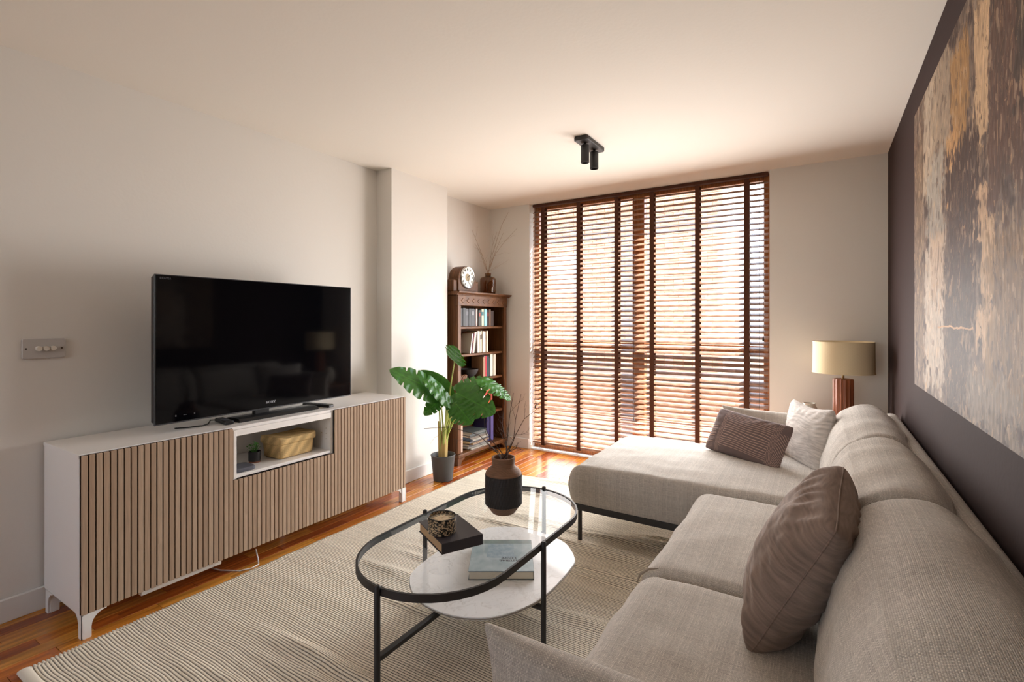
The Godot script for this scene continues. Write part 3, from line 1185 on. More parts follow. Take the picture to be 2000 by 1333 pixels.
func build_cabinets() -> void:
	var xb := -2.921
	var xf := -2.521
	var zs := [-0.767, -1.373, -1.979, -2.585]
	var labels := ["white media cabinet with a slatted oak door, nearest the switch plate", "middle white media cabinet with an open niche above a slatted oak front", "white media cabinet with a slatted oak door, nearest the potted plant"]
	for k in 3:
		var z0: float = zs[k] - 0.0005
		var z1: float = zs[k + 1] + 0.0005
		var u := thing("media_cabinet", labels[k], "cabinet", Vector3.ZERO, 0.0, "media cabinets under the television")
		part(u, "side_panel", span_mesh(Vector3(xb, 0.094, z0 - 0.016), Vector3(xf, 0.724, z0), 0.001), M.white_lacquer)
		part(u, "side_panel", span_mesh(Vector3(xb, 0.094, z1), Vector3(xf, 0.724, z1 + 0.016), 0.001), M.white_lacquer)
		part(u, "base_panel", span_mesh(Vector3(xb, 0.094, z1 + 0.016), Vector3(xf, 0.112, z0 - 0.016)), M.white_lacquer)
		part(u, "back_panel", span_mesh(Vector3(xb, 0.112, z1 + 0.016), Vector3(xb + 0.008, 0.724, z0 - 0.016)), M.white_lacquer)
		part(u, "inner_top", span_mesh(Vector3(xb + 0.008, 0.704, z1 + 0.016), Vector3(xf, 0.724, z0 - 0.016)), M.white_lacquer)
		if k == 1:
			part(u, "niche_shelf", span_mesh(Vector3(xb + 0.008, 0.478, z1 + 0.016), Vector3(xf, 0.494, z0 - 0.016), 0.001), M.white_lacquer)
			part(u, "fascia", span_mesh(Vector3(xf, 0.692, z1 + 0.016), Vector3(xf + 0.009, 0.724, z0 - 0.016), 0.001), M.white_lacquer)
			part(u, "niche_edge", span_mesh(Vector3(xf, 0.4775, z0 - 0.016), Vector3(xf + 0.014, 0.724, z0 - 0.001), 0.001), M.white_lacquer)
			slatted_front(u, "drawer_front", z0, z1, 0.098, 0.474)
			# shelf-pin holes in the far side of the niche
			for e: Array in [[-2.56, 0.56], [-2.56, 0.592], [-2.56, 0.624], [-2.60, 0.592]]:
				part(u, "pin_hole", tube_mesh([Vector3(e[0], e[1], z1 + 0.0155), Vector3(e[0], e[1], z1 + 0.0168)], [0.0026], 8), M.clock_gilt)
		else:
			slatted_front(u, "door", z0, z1, 0.098, 0.7355)
		if k == 0:
			part(u, "leg", cabinet_leg(true, true), M.white_metal, "", Vector3(xf + 0.016, 0, z0 - 0.002))
			part(u, "leg", cabinet_leg(false, true), M.white_metal, "", Vector3(xb + 0.03, 0, z0 - 0.002))
			part(u, "support_rail", span_mesh(Vector3(-2.56, 0.066, -1.33), Vector3(-2.535, 0.0935, -0.985), 0.003), M.white_metal)
		if k == 1:
			part(u, "support_leg", span_mesh(Vector3(-2.76, 0, -1.80), Vector3(-2.725, 0.0935, -1.765), 0.003), M.white_metal)
			part(u, "support_leg", span_mesh(Vector3(xb + 0.04, 0, -1.80), Vector3(xb + 0.075, 0.0935, -1.765), 0.003), M.white_metal)
		if k == 2:
			part(u, "leg", cabinet_leg(true, false), M.white_metal, "", Vector3(xf + 0.016, 0, z1 + 0.002))
			part(u, "leg", cabinet_leg(false, false), M.white_metal, "", Vector3(xb + 0.03, 0, z1 + 0.002))
	single("cabinet_top", span_mesh(Vector3(-2.923, 0.7245, -2.587), Vector3(-2.5197, 0.740, -0.765), 0.0012), M.white_lacquer, "long white worktop running over all three media cabinets", "worktop")

# ---------------------------------------------------------------- television

func words(text: String, size: float, depth: float, serif := false) -> TextMesh:
	var t := TextMesh.new()
	var f := SystemFont.new()
	f.font_names = PackedStringArray(["Droid Serif" if serif else "Droid Sans"])
	f.font_weight = 700
	t.font = f
	t.text = text
	t.font_size = 64
	t.pixel_size = size / 64.0
	t.depth = depth
	return t

func build_television() -> void:
	var zc := -1.655
	var t := thing("television", "large flat black television on the white worktop, screen off", "television", Vector3(-2.65, 0.74, zc))
	var w := 1.142
	var y0 := 0.042
	var y1 := 0.757
	var plane := func(y: float) -> Vector3: return Vector3(0, y, 0)
	part(t, "housing", box_mesh(Vector3(0.045, y1 - y0 - 0.004, w - 0.006), 0.012, plane.call((y0 + y1) / 2) + Vector3(-0.030, 0, 0)), M.black_plastic)
	part(t, "bezel", box_mesh(Vector3(0.010, y1 - y0, w), 0.002, plane.call((y0 + y1) / 2) + Vector3(-0.005, 0, 0)), M.screen_rim)
	var scr := part(t, "screen", box_mesh(Vector3(0.002, y1 - y0 - 0.010, w - 0.010), 0.0006, plane.call((y0 + y1) / 2 + 0.001) + Vector3(0.0006, 0, 0)), M.screen_glass)
	part(t, "lower_trim", box_mesh(Vector3(0.004, 0.006, w - 0.004), 0.001, Vector3(0.001, y0 + 0.004, 0)), M.screen_rim)
	var logo := part(scr, "maker_lettering", words("SONY", 0.0165, 0.0006, true), M.silver_print, "", Vector3(0.0022, y0 + 0.036, -0.006))
	logo.rotation.y = PI / 2
	logo.scale = Vector3(1.25, 1, 1)
	var sub := part(scr, "series_lettering", words("BRAVIA", 0.014, 0.0005), M.faint_print, "", Vector3(0.0022, y1 - 0.018, w / 2 - 0.045))
	sub.rotation.y = PI / 2
	for k in 3:
		part(scr, "touch_mark", box_mesh(Vector3(0.0006, 0.008 if k != 1 else 0.003, 0.006 if k != 1 else 0.016), 0.0, Vector3(0.0019, y0 + 0.035, w / 2 - 0.09 - k * 0.042)), M.faint_print)
	part(t, "neck", box_mesh(Vector3(0.03, 0.05, 0.085), 0.003, Vector3(-0.02, 0.03, 0.04)), M.black_plastic)
	# bar foot: long, low and rounded
	var st := begin()
	var prof := PackedVector2Array([Vector2(-0.09, 0.0), Vector2(0.055, 0.0), Vector2(0.058, 0.008), Vector2(0.045, 0.017), Vector2(0.0, 0.022), Vector2(-0.06, 0.018), Vector2(-0.09, 0.008)])
	slab(st, prof, Vector3(0, 0, -0.28), Vector3.RIGHT, Vector3.UP, 0.48, 0.0)
	part(t, "foot", done(st), M.black_plastic)

# ---------------------------------------------------------------- sofa

func build_sofa() -> void:
	var t := thing("corner_sofa", "beige woven corner sofa with a chaise, thick rolled back cushions and black legs", "sofa")
	var nz := noise_of(91, 1.0, 2)
	# seats: x from the front edge to under the backs
	var seat := func(z0: float, z1: float, xf: float, top: float, s: float, n: int) -> ArrayMesh:
		var size := Vector3(0.30 - xf, 0.24, z0 - z1)
		var c := Vector3((0.30 + xf) / 2, top - 0.12 - 0.012, (z0 + z1) / 2)
		return cushion_mesh(size, Vector3(0.085, 0.085, 0.035), n, func(p: Vector3, u: Vector3) -> Vector3:
			var crown := 0.018 * (1.0 - u.x * u.x) * (1.0 - pow(absf(u.z), 3.0)) * maxf(u.y, 0.0)
			var soft := 0.006 * nz.get_noise_3d(p.x * 5.0 + s, p.y * 5.0, p.z * 5.0)
			return c + p + Vector3(soft * u.x, crown + soft * u.y, 0.0))
	part(t, "seat_cushion", seat.call(-0.86, -1.688, -0.545, 0.435, 1.0, 34), M.sofa_cloth)
	part(t, "seat_cushion", seat.call(-1.692, -2.612, -0.545, 0.435, 2.0, 34), M.sofa_cloth)
	part(t, "chaise_cushion", seat.call(-2.618, -3.56, -1.262, 0.452, 3.0, 40), M.sofa_cloth)
	# piping on the chaise end and the little tucked ears where two seats meet
	var pp := []
	for k in 41:
		var a := -PI / 2 + PI * k / 40.0
		pp.append(Vector3(-1.177 - 0.087 * cos(a) , 0.0, 0.0) + Vector3(0, 0.32 + 0.105 * sin(a), -2.640 - 0.012 * cos(a)))
	part(t, "piping", tube_mesh(pp, [0.0035], 6), M.sofa_piping)
	for z: float in [-1.690]:
		part(t, "seam_ear", tube_mesh([Vector3(-0.545, 0.370, z), Vector3(-0.535, 0.400, z + 0.002), Vector3(-0.505, 0.425, z - 0.003), Vector3(-0.475, 0.432, z - 0.010)], [0.003, 0.006, 0.006, 0.002], 7, 0.7), M.sofa_piping)
	# rolled backs
	var back := func(z0: float, z1: float, top: float, s: float) -> ArrayMesh:
		var size := Vector3(0.262, top - 0.40, z0 - z1)
		var c := Vector3(0.165, (top + 0.40) / 2, (z0 + z1) / 2)
		return cushion_mesh(size, Vector3(0.125, 0.145, 0.05), 36, func(p: Vector3, u: Vector3) -> Vector3:
			var lean := 0.10 * (p.y + size.y / 2) / size.y
			var belly := 0.020 * (1.0 - pow(absf(u.z), 2.5))
			var soft := 0.008 * nz.get_noise_3d(p.x * 4.0 + s, p.y * 4.0, p.z * 4.0 + s)
			var pinch := 0.012 * pow(absf(u.z), 8.0)
			return c + p + Vector3(-0.005 + lean - 0.05 + (belly + soft) * u.x - belly * 0.4 * maxf(-u.y, 0.0), (belly * 0.6 - pinch) * maxf(u.y, 0.0) + soft * u.y, 0.0))
	part(t, "back_cushion", back.call(-0.80, -1.715, 0.805, 1.0), M.sofa_cloth)
	part(t, "back_cushion", back.call(-1.705, -2.575, 0.795, 5.0), M.sofa_cloth)
	part(t, "back_cushion", back.call(-2.565, -3.56, 0.79, 9.0), M.sofa_cloth)
	# welts between the backs
	for e: Array in [[-1.706, 0.79], [-2.566, 0.78]]:
		var w := []
		for k in 17:
			var a := lerpf(0.15 * PI, 0.92 * PI, k / 16.0)
			w.append(Vector3(0.200 - 0.122 * cos(PI - a) * -1.0, e[1] - 0.128 + 0.120 * sin(a), e[0] + 0.006 + 0.03 * pow(k / 16.0, 2.0)))
		part(t, "welt", tube_mesh(w, [0.002, 0.006, 0.006, 0.006, 0.006, 0.006, 0.006, 0.006, 0.006, 0.006, 0.006, 0.006, 0.006, 0.006, 0.006, 0.005, 0.001], 6), M.sofa_piping)
	# upholstered frame behind and under
	part(t, "back_frame", cushion_mesh(Vector3(0.075, 0.56, 2.86), Vector3(0.035, 0.035, 0.035), 24, func(p: Vector3, _u: Vector3) -> Vector3: return Vector3(0.334, 0.462, -2.21) + p), M.sofa_cloth)
	# pillow-like arms with pointed corners
	var arm := func(z: float, thick: float, x0: float, x1: float, y0: float, y1: float, seed_: int) -> MeshInstance3D:
		var m := pillow_mesh(x1 - x0, y1 - y0, thick, 40, 0.005, seed_, 0.0, -0.03)
		var o := part(t, "arm_cushion", m, M.sofa_cloth, "", Vector3((x0 + x1) / 2, (y0 + y1) / 2, z))
		return o
	arm.call(-0.835, 0.19, -0.578, 0.33, 0.285, 0.652, 12)
	arm.call(-3.645, 0.15, -0.575, 0.33, 0.285, 0.695, 13)
	# black steel apron and legs
	var st := begin()
	span(st, Vector3(-1.20, 0.186, -2.645), Vector3(0.35, 0.222, -2.625), 0.003)
	span(st, Vector3(-1.20, 0.186, -3.54), Vector3(0.35, 0.222, -3.52), 0.003)
	span(st, Vector3(-1.22, 0.186, -3.54), Vector3(-1.20, 0.222, -2.625), 0.003)
	span(st, Vector3(-0.51, 0.186, -2.62), Vector3(-0.49, 0.222, -0.86), 0.003)
	span(st, Vector3(-0.49, 0.186, -0.88), Vector3(0.35, 0.222, -0.86), 0.003)
	part(t, "steel_frame", done(st), M.black_metal)
	for e: Array in [[-1.19, -2.645], [-1.19, -3.50], [0.30, -3.50], [-0.48, -0.90], [0.30, -0.90], [0.30, -2.2]]:
		part(t, "leg", tube_mesh([Vector3(e[0], 0.012 if e[1] > -3.48 and e[0] < -0.4 else 0.0, e[1]), Vector3(e[0], 0.21, e[1])], [0.0125], 14), M.black_metal)

# place a cushion by the middle of its lower edge, along which way it runs, and how it leans back
func lay(o: Node3D, centre: Vector3, along: Vector3, up: Vector3) -> void:
	var x := along.normalized()
	var z := x.cross(up).normalized()
	var y := z.cross(x).normalized()
	o.transform = Transform3D(Basis(x, y, z), centre)

func build_pillows() -> void:
	var a := thing("throw_pillow", "large taupe velvet cushion leaning on the near back of the sofa", "cushion")
	part(a, "cover", pillow_mesh(0.49, 0.43, 0.21, 56, 0.010, 5, 0.0), M.taupe_velvet)
	part(a, "seam", tube_mesh(rim_points(0.49, 0.43), [0.0022], 5), M.taupe_velvet)
	lay(a, Vector3(-0.052, 0.632, -1.60), Vector3(0.03, 0.04, -0.5), Vector3(0.17, 0.34, 0.03))
	var b := thing("throw_pillow", "pale grey linen square cushion in the far corner of the sofa", "cushion")
	part(b, "cover", pillow_mesh(0.46, 0.37, 0.15, 48, 0.0035, 8, 0.02), M.pale_linen)
	part(b, "seam", tube_mesh(rim_points(0.46, 0.37, 0.02), [0.0018], 5), M.pale_linen)
	lay(b, Vector3(-0.070, 0.612, -3.38), Vector3(0.21, 0.01, 0.40), Vector3(0.03, 0.32, -0.03))
	var c := thing("lumbar_pillow", "long mauve cushion with pale stitched lines, lying on the chaise", "cushion")
	part(c, "cover", pillow_mesh(0.50, 0.285, 0.13, 48, 0.005, 15, 0.0), M.stitched_velvet)
	part(c, "seam", tube_mesh(rim_points(0.50, 0.285), [0.0018], 5), M.mauve_velvet)
	lay(c, Vector3(-0.388, 0.568, -3.295), Vector3(0.41, -0.035, 0.225), Vector3(0.09, 0.225, -0.09))

# ---------------------------------------------------------------- coffee table

func stadium(half_w: float, half_l: float, n := 20) -> PackedVector2Array:
	var p := PackedVector2Array()
	for k in n + 1:
		var a := PI * k / n
		p.append(Vector2(cos(a) * half_w, half_l - half_w + sin(a) * half_w))
	for k in n + 1:
		var a := PI + PI * k / n
		p.append(Vector2(cos(a) * half_w, -(half_l - half_w) + sin(a) * half_w))
	return p

func build_coffee_table() -> void:
	var c := Vector3(-1.217, 0.0, -1.692)
	var y := 0.415
	var t := thing("coffee_table", "oval coffee table with clear glass top, black steel frame and white marble shelf", "table", c)
	# hoop of flat steel round the glass
	var outer := stadium(0.297, 0.560)
	var inner := stadium(0.289, 0.552)
	var st := begin()
	var n := outer.size()
	for k in n:
		var j := (k + 1) % n
		var a0 := Vector3(outer[k].x, y - 0.026, outer[k].y)
		var a1 := Vector3(outer[j].x, y - 0.026, outer[j].y)
		var b0 := Vector3(inner[k].x, y - 0.026, inner[k].y)
		var b1 := Vector3(inner[j].x, y - 0.026, inner[j].y)
		var up := Vector3(0, 0.026, 0)
		st.set_smooth_group(1)
		quad(st, a1, a0, a0 + up, a1 + up)
		st.set_smooth_group(2)
		quad(st, b0, b1, b1 + up, b0 + up)
		st.set_smooth_group(3)
		quad(st, a0 + up, b0 + up, b1 + up, a1 + up)
		st.set_smooth_group(4)
		quad(st, a0, a1, b1, b0)
	part(t, "hoop", done(st), M.black_metal)
	var gs := begin()
	var o := stadium(0.2885, 0.5515)
	var ids := Geometry2D.triangulate_polygon(o)
	for k in ids:
		gs.add_vertex(Vector3(o[k].x, y - 0.003, o[k].y))
	part(t, "glass_top", done(gs), M.table_glass, "clear glass top")
	for e: Array in [[0.0, 0.565], [0.303, 0.0], [-0.303, 0.0], [0.0, -0.565]]:
		var leg := part(t, "leg", tube_mesh([Vector3(e[0], 0.012, e[1]), Vector3(e[0], y + 0.004, e[1]), Vector3(e[0], y + 0.009, e[1])], [0.0105, 0.0105, 0.007], 14), M.black_metal)
		var inw := Vector3(-signf(e[0]), 0, -signf(e[1]))
		part(leg, "clamp", tube_mesh([Vector3(e[0], y - 0.008, e[1]), Vector3(e[0], y - 0.008, e[1]) + inw * 0.020], [0.006], 8), M.black_metal)
	part(t, "stretcher", span_mesh(Vector3(-0.010, 0.176, -0.560), Vector3(0.010, 0.196, 0.560), 0.003), M.black_metal)
	part(t, "stretcher", span_mesh(Vector3(-0.300, 0.158, -0.010), Vector3(0.300, 0.176, 0.010), 0.003), M.black_metal)
	# pebble-shaped marble shelf
	var ctrl := [[-1.435, -1.505], [-1.483, -1.578], [-1.508, -1.736], [-1.512, -1.92], [-1.48, -2.08], [-1.411, -2.161], [-1.323, -2.201], [-1.22, -2.205], [-1.127, -2.188], [-1.042, -2.155], [-0.947, -2.047], [-0.922, -1.949], [-0.914, -1.748], [-0.934, -1.62], [-0.987, -1.511], [-1.05, -1.453], [-1.148, -1.412], [-1.259, -1.412], [-1.355, -1.444]]
	var curve := PackedVector2Array()
	var cn := ctrl.size()
	for k in cn:
		var q := []
		for d in 4:
			var e: Array = ctrl[(k + d - 1 + cn) % cn]
			q.append(Vector2(e[0] - c.x, e[1] - c.z))
		for s in 4:
			curve.append(q[1].cubic_interpolate(q[2], q[0], q[3], s / 4.0))
	var shelf := part(t, "marble_shelf", slab_mesh(curve, Vector3(0, 0.208, 0), Vector3.RIGHT, Vector3.BACK, 0.011), M.marble, "white veined marble shelf")
	shelf.name = "marble_shelf"
	var rim := []
	for p in curve:
		rim.append(Vector3(p.x, 0.201, p.y))
	rim.append(rim[0])
	part(shelf, "edge", tube_mesh(rim, [0.0028], 5), M.marble_edge)

# ---------------------------------------------------------------- bookcase and books

const BC_X := -2.712
const BC_B := -2.955
const BC_Z0 := -3.442
const BC_Z1 := -4.235

func build_bookcase() -> void:
	var t := thing("bookcase", "tall dark oak bookcase with carved frieze and open shelves in the corner", "bookcase")
	for e: Array in [[BC_Z0 - 0.022, BC_Z0], [BC_Z1, BC_Z1 + 0.022]]:
		part(t, "side_panel", span_mesh(Vector3(BC_B, 0.0, e[0]), Vector3(BC_X - 0.022, 1.505, e[1]), 0.002), M.dark_oak)
	part(t, "back_panel", span_mesh(Vector3(BC_B, 0.06, BC_Z1 + 0.022), Vector3(BC_B + 0.01, 1.50, BC_Z0 - 0.022)), M.dark_oak)
	part(t, "stile", span_mesh(Vector3(BC_X - 0.022, 0.10, BC_Z0 - 0.048), Vector3(BC_X, 1.43, BC_Z0), 0.004), M.dark_oak)
	part(t, "stile", span_mesh(Vector3(BC_X - 0.022, 0.10, BC_Z1), Vector3(BC_X, 1.43, BC_Z1 + 0.048), 0.004), M.dark_oak)
	for y: float in [1.225, 0.975, 0.735, 0.400]:
		part(t, "shelf", span_mesh(Vector3(BC_B + 0.01, y - 0.022, BC_Z1 + 0.022), Vector3(BC_X - 0.024, y, BC_Z0 - 0.022), 0.003), M.dark_oak_flat)
	part(t, "base_shelf", span_mesh(Vector3(BC_B + 0.01, 0.062, BC_Z1 - 0.008), Vector3(BC_X + 0.012, 0.096, BC_Z0 + 0.008), 0.006), M.dark_oak_flat)
	# frieze with a row of carved lozenges and two scrolls
	var fr := part(t, "frieze", span_mesh(Vector3(BC_X - 0.022, 1.412, BC_Z1 - 0.002), Vector3(BC_X + 0.004, 1.506, BC_Z0 + 0.002), 0.003), M.dark_oak_flat)
	for k in 9:
		var z := lerpf(BC_Z0 - 0.07, BC_Z1 + 0.07, k / 8.0)
		var st := begin()
		slab(st, PackedVector2Array([Vector2(-0.03, 0), Vector2(0, -0.022), Vector2(0.03, 0), Vector2(0, 0.022)]), Vector3(BC_X + 0.0035, 1.458, z), Vector3(0, 0, -1), Vector3.UP, 0.004, 0.0025)
		part(fr, "carved_lozenge", done(st), M.dark_oak_flat)
	# cornice: stepped moulding with a bead row
	var prof := PackedVector2Array([Vector2(BC_B, 1.506), Vector2(BC_X + 0.006, 1.506), Vector2(BC_X + 0.010, 1.514), Vector2(BC_X + 0.022, 1.522), Vector2(BC_X + 0.034, 1.526), Vector2(BC_X + 0.036, 1.538), Vector2(BC_B, 1.538)])
	var co := part(t, "cornice", slab_mesh(prof, Vector3(0, 0, BC_Z1 - 0.040), Vector3.RIGHT, Vector3.UP, BC_Z0 - BC_Z1 + 0.062), M.dark_oak_flat)
	var beads := begin()
	for k in 40:
		lathe(beads, [Vector2(0, -0.004), Vector2(0.004, 0), Vector2(0, 0.004)], 6, Vector3(BC_X + 0.015, 1.513, lerpf(BC_Z0, BC_Z1, (k + 0.5) / 40.0)))
	part(co, "bead_row", done(beads), M.dark_oak).set_meta("kind", "stuff")
	# bracket feet
	for z: float in [BC_Z0 + 0.002, BC_Z1 - 0.002]:
		var s := 1.0 if z > -3.8 else -1.0
		var foot := PackedVector2Array([Vector2(0, 0), Vector2(0.045, 0), Vector2(0.052, 0.02), Vector2(0.066, 0.036), Vector2(0.094, 0.044), Vector2(0.10, 0.062), Vector2(0, 0.062)])
		part(t, "foot", slab_mesh(foot, Vector3(BC_X - (0.022 if s > 0 else 0.0), 0.0, z), Vector3(0, 0, -s), Vector3.UP, 0.024), M.dark_oak)

# one book standing with its spine to the room; pos is the lower spine edge nearest the camera
func upright_book(pos: Vector3, thick: float, high: float, deep: float, c: Color, label: String, lean := 0.0, band := Color(0, 0, 0, 0), group := "") -> void:
	var t := thing("book", label, "book", pos, 0.0, group)
	t.rotation.x = lean
	var m := book_cover(c)
	var st := begin()
	span(st, Vector3(-0.004, 0, -thick), Vector3(0, high, 0), 0.0015)
	span(st, Vector3(-deep, 0, -0.0025), Vector3(-0.004, high, 0))
	span(st, Vector3(-deep, 0, -thick), Vector3(-0.004, high, -thick + 0.0025))
	part(t, "cover", done(st), m)
	part(t, "pages", span_mesh(Vector3(-deep + 0.004, 0.003, -thick + 0.0025), Vector3(-0.004, high - 0.004, -0.0025)), M.page_paper)
	if band.a > 0.0:
		part(t, "spine_label", span_mesh(Vector3(0, high * 0.62, -thick * 0.88), Vector3(0.0006, high * 0.84, -thick * 0.12)), book_cover(band))

func flat_book(pos: Vector3, size: Vector3, c: Color, label: String, turn: float, group := "", pages: Material = null) -> Node3D:
	# pos is the middle of the lower board; the spine is at -x
	var t := thing("magazine" if size.y < 0.02 else "book", label, "magazine" if size.y < 0.02 else "book", pos, turn, group)
	var b := 0.0028 if size.y > 0.02 else 0.0006
	var h := size / 2
	var st := begin()
	span(st, Vector3(-h.x, 0, -h.z), Vector3(h.x, b, h.z), 0.0006 if b > 0.001 else 0.0)
	span(st, Vector3(-h.x, size.y - b, -h.z), Vector3(h.x, size.y, h.z), 0.0006 if b > 0.001 else 0.0)
	span(st, Vector3(-h.x, b, -h.z), Vector3(-h.x + b, size.y - b, h.z))
	part(t, "cover", done(st), book_cover(c))
	var inset := 0.004 if size.y > 0.02 else 0.001
	part(t, "pages", span_mesh(Vector3(-h.x + b, b, -h.z + inset), Vector3(h.x - inset, size.y - b, h.z - inset)), pages if pages else M.page_paper)
	return t

func book_cover(c: Color) -> StandardMaterial3D:
	var key := "cover_%02x%02x%02x" % [c.r8, c.g8, c.b8]
	if not M.has(key):
		mat(key, c, 0.5, 0.5)
	return M[key]

func build_books() -> void:
	var x := BC_X - 0.035
	var word := ["first", "second", "third", "fourth", "fifth", "sixth", "seventh", "eighth", "ninth", "tenth", "eleventh", "twelfth", "thirteenth", "fourteenth", "fifteenth", "sixteenth"]
	# each row: thickness, height, depth, colour, its name, lean in degrees, band colour
	var none := Color(0, 0, 0, 0)
	var rows := [
		["top shelf", 1.2255, -3.494, [
			[0.016, 0.158, 0.12, col(206, 210, 206), "white", 0.0, none], [0.046, 0.166, 0.14, col(28, 28, 32), "black", 0.0, none], [0.043, 0.168, 0.14, col(34, 36, 40), "black", 0.0, none],
			[0.044, 0.163, 0.14, col(62, 62, 66), "charcoal", 0.0, col(90, 90, 96)], [0.040, 0.165, 0.14, col(48, 50, 54), "charcoal", 0.0, none], [0.042, 0.166, 0.14, col(58, 60, 64), "charcoal", 0.0, col(120, 120, 124)],
			[0.036, 0.160, 0.13, col(44, 44, 48), "black", 0.0, none], [0.024, 0.166, 0.13, col(214, 186, 180), "pink and white", 0.0, none], [0.036, 0.152, 0.12, col(56, 58, 52), "dark olive", 0.0, col(150, 60, 50)],
			[0.026, 0.160, 0.12, col(44, 70, 66), "dark green", 0.0, none], [0.040, 0.164, 0.13, col(214, 208, 178), "cream", 0.0, col(60, 120, 130)], [0.042, 0.166, 0.13, col(150, 204, 214), "pale blue", 0.0, none],
			[0.030, 0.158, 0.12, col(42, 36, 36), "dark brown", 0.0, col(140, 50, 44)], [0.030, 0.164, 0.12, col(112, 84, 66), "brown", 0.0, none], [0.050, 0.150, 0.12, col(58, 42, 36), "dark brown", 0.0, none]]],
		["second shelf", 0.9755, -3.665, [
			[0.012, 0.180, 0.12, col(224, 224, 216), "white", -11.0, none], [0.010, 0.186, 0.12, col(232, 228, 218), "white", -11.0, none], [0.013, 0.188, 0.12, col(120, 72, 84), "plum", -11.0, none], [0.016, 0.196, 0.12, col(216, 198, 172), "cream", -11.0, none],
			[0.012, 0.202, 0.12, col(226, 214, 192), "cream", -11.0, none], [0.014, 0.204, 0.12, col(70, 62, 58), "dark grey", -11.0, none], [0.034, 0.205, 0.13, col(222, 210, 194), "ivory", 0.0, none], [0.016, 0.200, 0.13, col(230, 222, 206), "white", 0.0, col(60, 54, 50)],
			[0.020, 0.206, 0.13, col(214, 198, 176), "beige", 0.0, col(80, 70, 64)], [0.022, 0.202, 0.13, col(226, 216, 200), "white", 0.0, none], [0.024, 0.200, 0.13, col(220, 208, 190), "ivory", 0.0, none], [0.018, 0.198, 0.13, col(206, 192, 176), "beige", 0.0, col(70, 60, 58)], [0.026, 0.204, 0.13, col(212, 196, 174), "beige", 0.0, none]]],
		["third shelf", 0.7355, -3.872, [
			[0.034, 0.196, 0.14, col(150, 116, 88), "tan", 0.0, none], [0.014, 0.205, 0.14, col(226, 206, 214), "pale pink", 0.0, none], [0.020, 0.205, 0.14, col(186, 44, 62), "crimson", 0.0, none],
			[0.030, 0.200, 0.14, col(40, 62, 66), "dark teal", 0.0, none], [0.034, 0.186, 0.14, col(40, 36, 38), "black", 0.0, none], [0.044, 0.216, 0.16, col(224, 220, 206), "tall white", 0.0, none], [0.040, 0.212, 0.16, col(214, 206, 190), "tall cream", 0.0, none]]],
		["fourth shelf", 0.4005, -3.800, [
			[0.030, 0.230, 0.14, col(214, 196, 180), "cream", 0.0, none], [0.022, 0.235, 0.14, col(226, 214, 206), "white", 0.0, none], [0.028, 0.240, 0.14, col(206, 60, 50), "red", 0.0, none], [0.024, 0.236, 0.14, col(226, 220, 212), "white", 0.0, none],
			[0.046, 0.250, 0.15, col(196, 44, 40), "red", 0.0, none], [0.050, 0.300, 0.16, col(196, 84, 44), "tall orange", 0.0, none], [0.030, 0.290, 0.16, col(150, 60, 40), "rust", 0.0, none]]],
	]
	for row: Array in rows:
		var z: float = row[2]
		var k := 0
		for b: Array in row[3]:
			var lean: float = deg_to_rad(b[5])
			if lean == 0.0 and k > 0 and row[3][k - 1][5] < 0.0:
				z -= row[3][k - 1][1] * sin(deg_to_rad(-row[3][k - 1][5]))   # room for the tops of the leaning ones
			var label := "%s book, %s from the left on the bookcase's %s" % [b[4], word[k], row[0]]
			# a leaning book turns about its lower far edge so that it stays on the shelf
			var y: float = row[1] + (b[0] * sin(-lean) if lean < 0.0 else 0.0)
			upright_book(Vector3(x + rng.randf_range(-0.012, 0.004), y, z), b[0], b[1], b[2], b[3], label, lean, b[6], "books on the bookcase")
			z -= b[0] / cos(lean) + 0.0015
			k += 1
	# bottom shelf: two upright books, a pile of magazines, dark books behind
	upright_book(Vector3(BC_X - 0.03, 0.0965, -3.500), 0.022, 0.245, 0.16, col(86, 52, 84), "purple book standing left of the magazine pile in the bookcase", 0.0, none, "books on the bookcase")
	upright_book(Vector3(BC_X - 0.03, 0.0965, -3.525), 0.026, 0.240, 0.16, col(204, 176, 158), "pinkish tan book standing left of the magazine pile in the bookcase", 0.0, none, "books on the bookcase")
	var tones := [col(150, 146, 136), col(128, 124, 118), col(104, 104, 104), col(140, 120, 100), col(96, 98, 104), col(150, 150, 140), col(120, 110, 98), col(92, 96, 92), col(108, 112, 110), col(70, 76, 74)]
	var pg := [mat("mag_white", col(226, 222, 210), 0.8), mat("mag_blue", col(120, 150, 186), 0.8), mat("mag_cream", col(222, 204, 160), 0.8), mat("mag_grey", col(190, 186, 176), 0.8)]
	var pick := [0, 3, 0, 2, 2, 1, 1, 0, 0, 3]
	var y := 0.0965
	for k in 10:
		var th: float = [0.014, 0.012, 0.016, 0.017, 0.014, 0.016, 0.018, 0.015, 0.017, 0.012][k]
		var label := "magazine %s from the bottom of the pile in the bookcase" % word[k]
		flat_book(Vector3(-2.826 + rng.randf_range(-0.010, 0.012), y, -3.775 + rng.randf_range(-0.022, 0.022)), Vector3(0.205, th, 0.285 - 0.004 * k), tones[k], label, PI + rng.randf_range(-0.06, 0.06), "magazines piled on the bottom shelf", pg[pick[k]])
		y += th + 0.0004
	upright_book(Vector3(BC_X - 0.07, 0.0965, -3.985), 0.050, 0.272, 0.16, col(48, 42, 92), "tall navy book beside the magazine pile in the bookcase", 0.0, none, "books on the bookcase")
	upright_book(Vector3(BC_X - 0.06, 0.0965, -4.040), 0.046, 0.276, 0.16, col(92, 84, 140), "tall violet book at the far end of the bottom shelf", 0.0, none, "books on the bookcase")

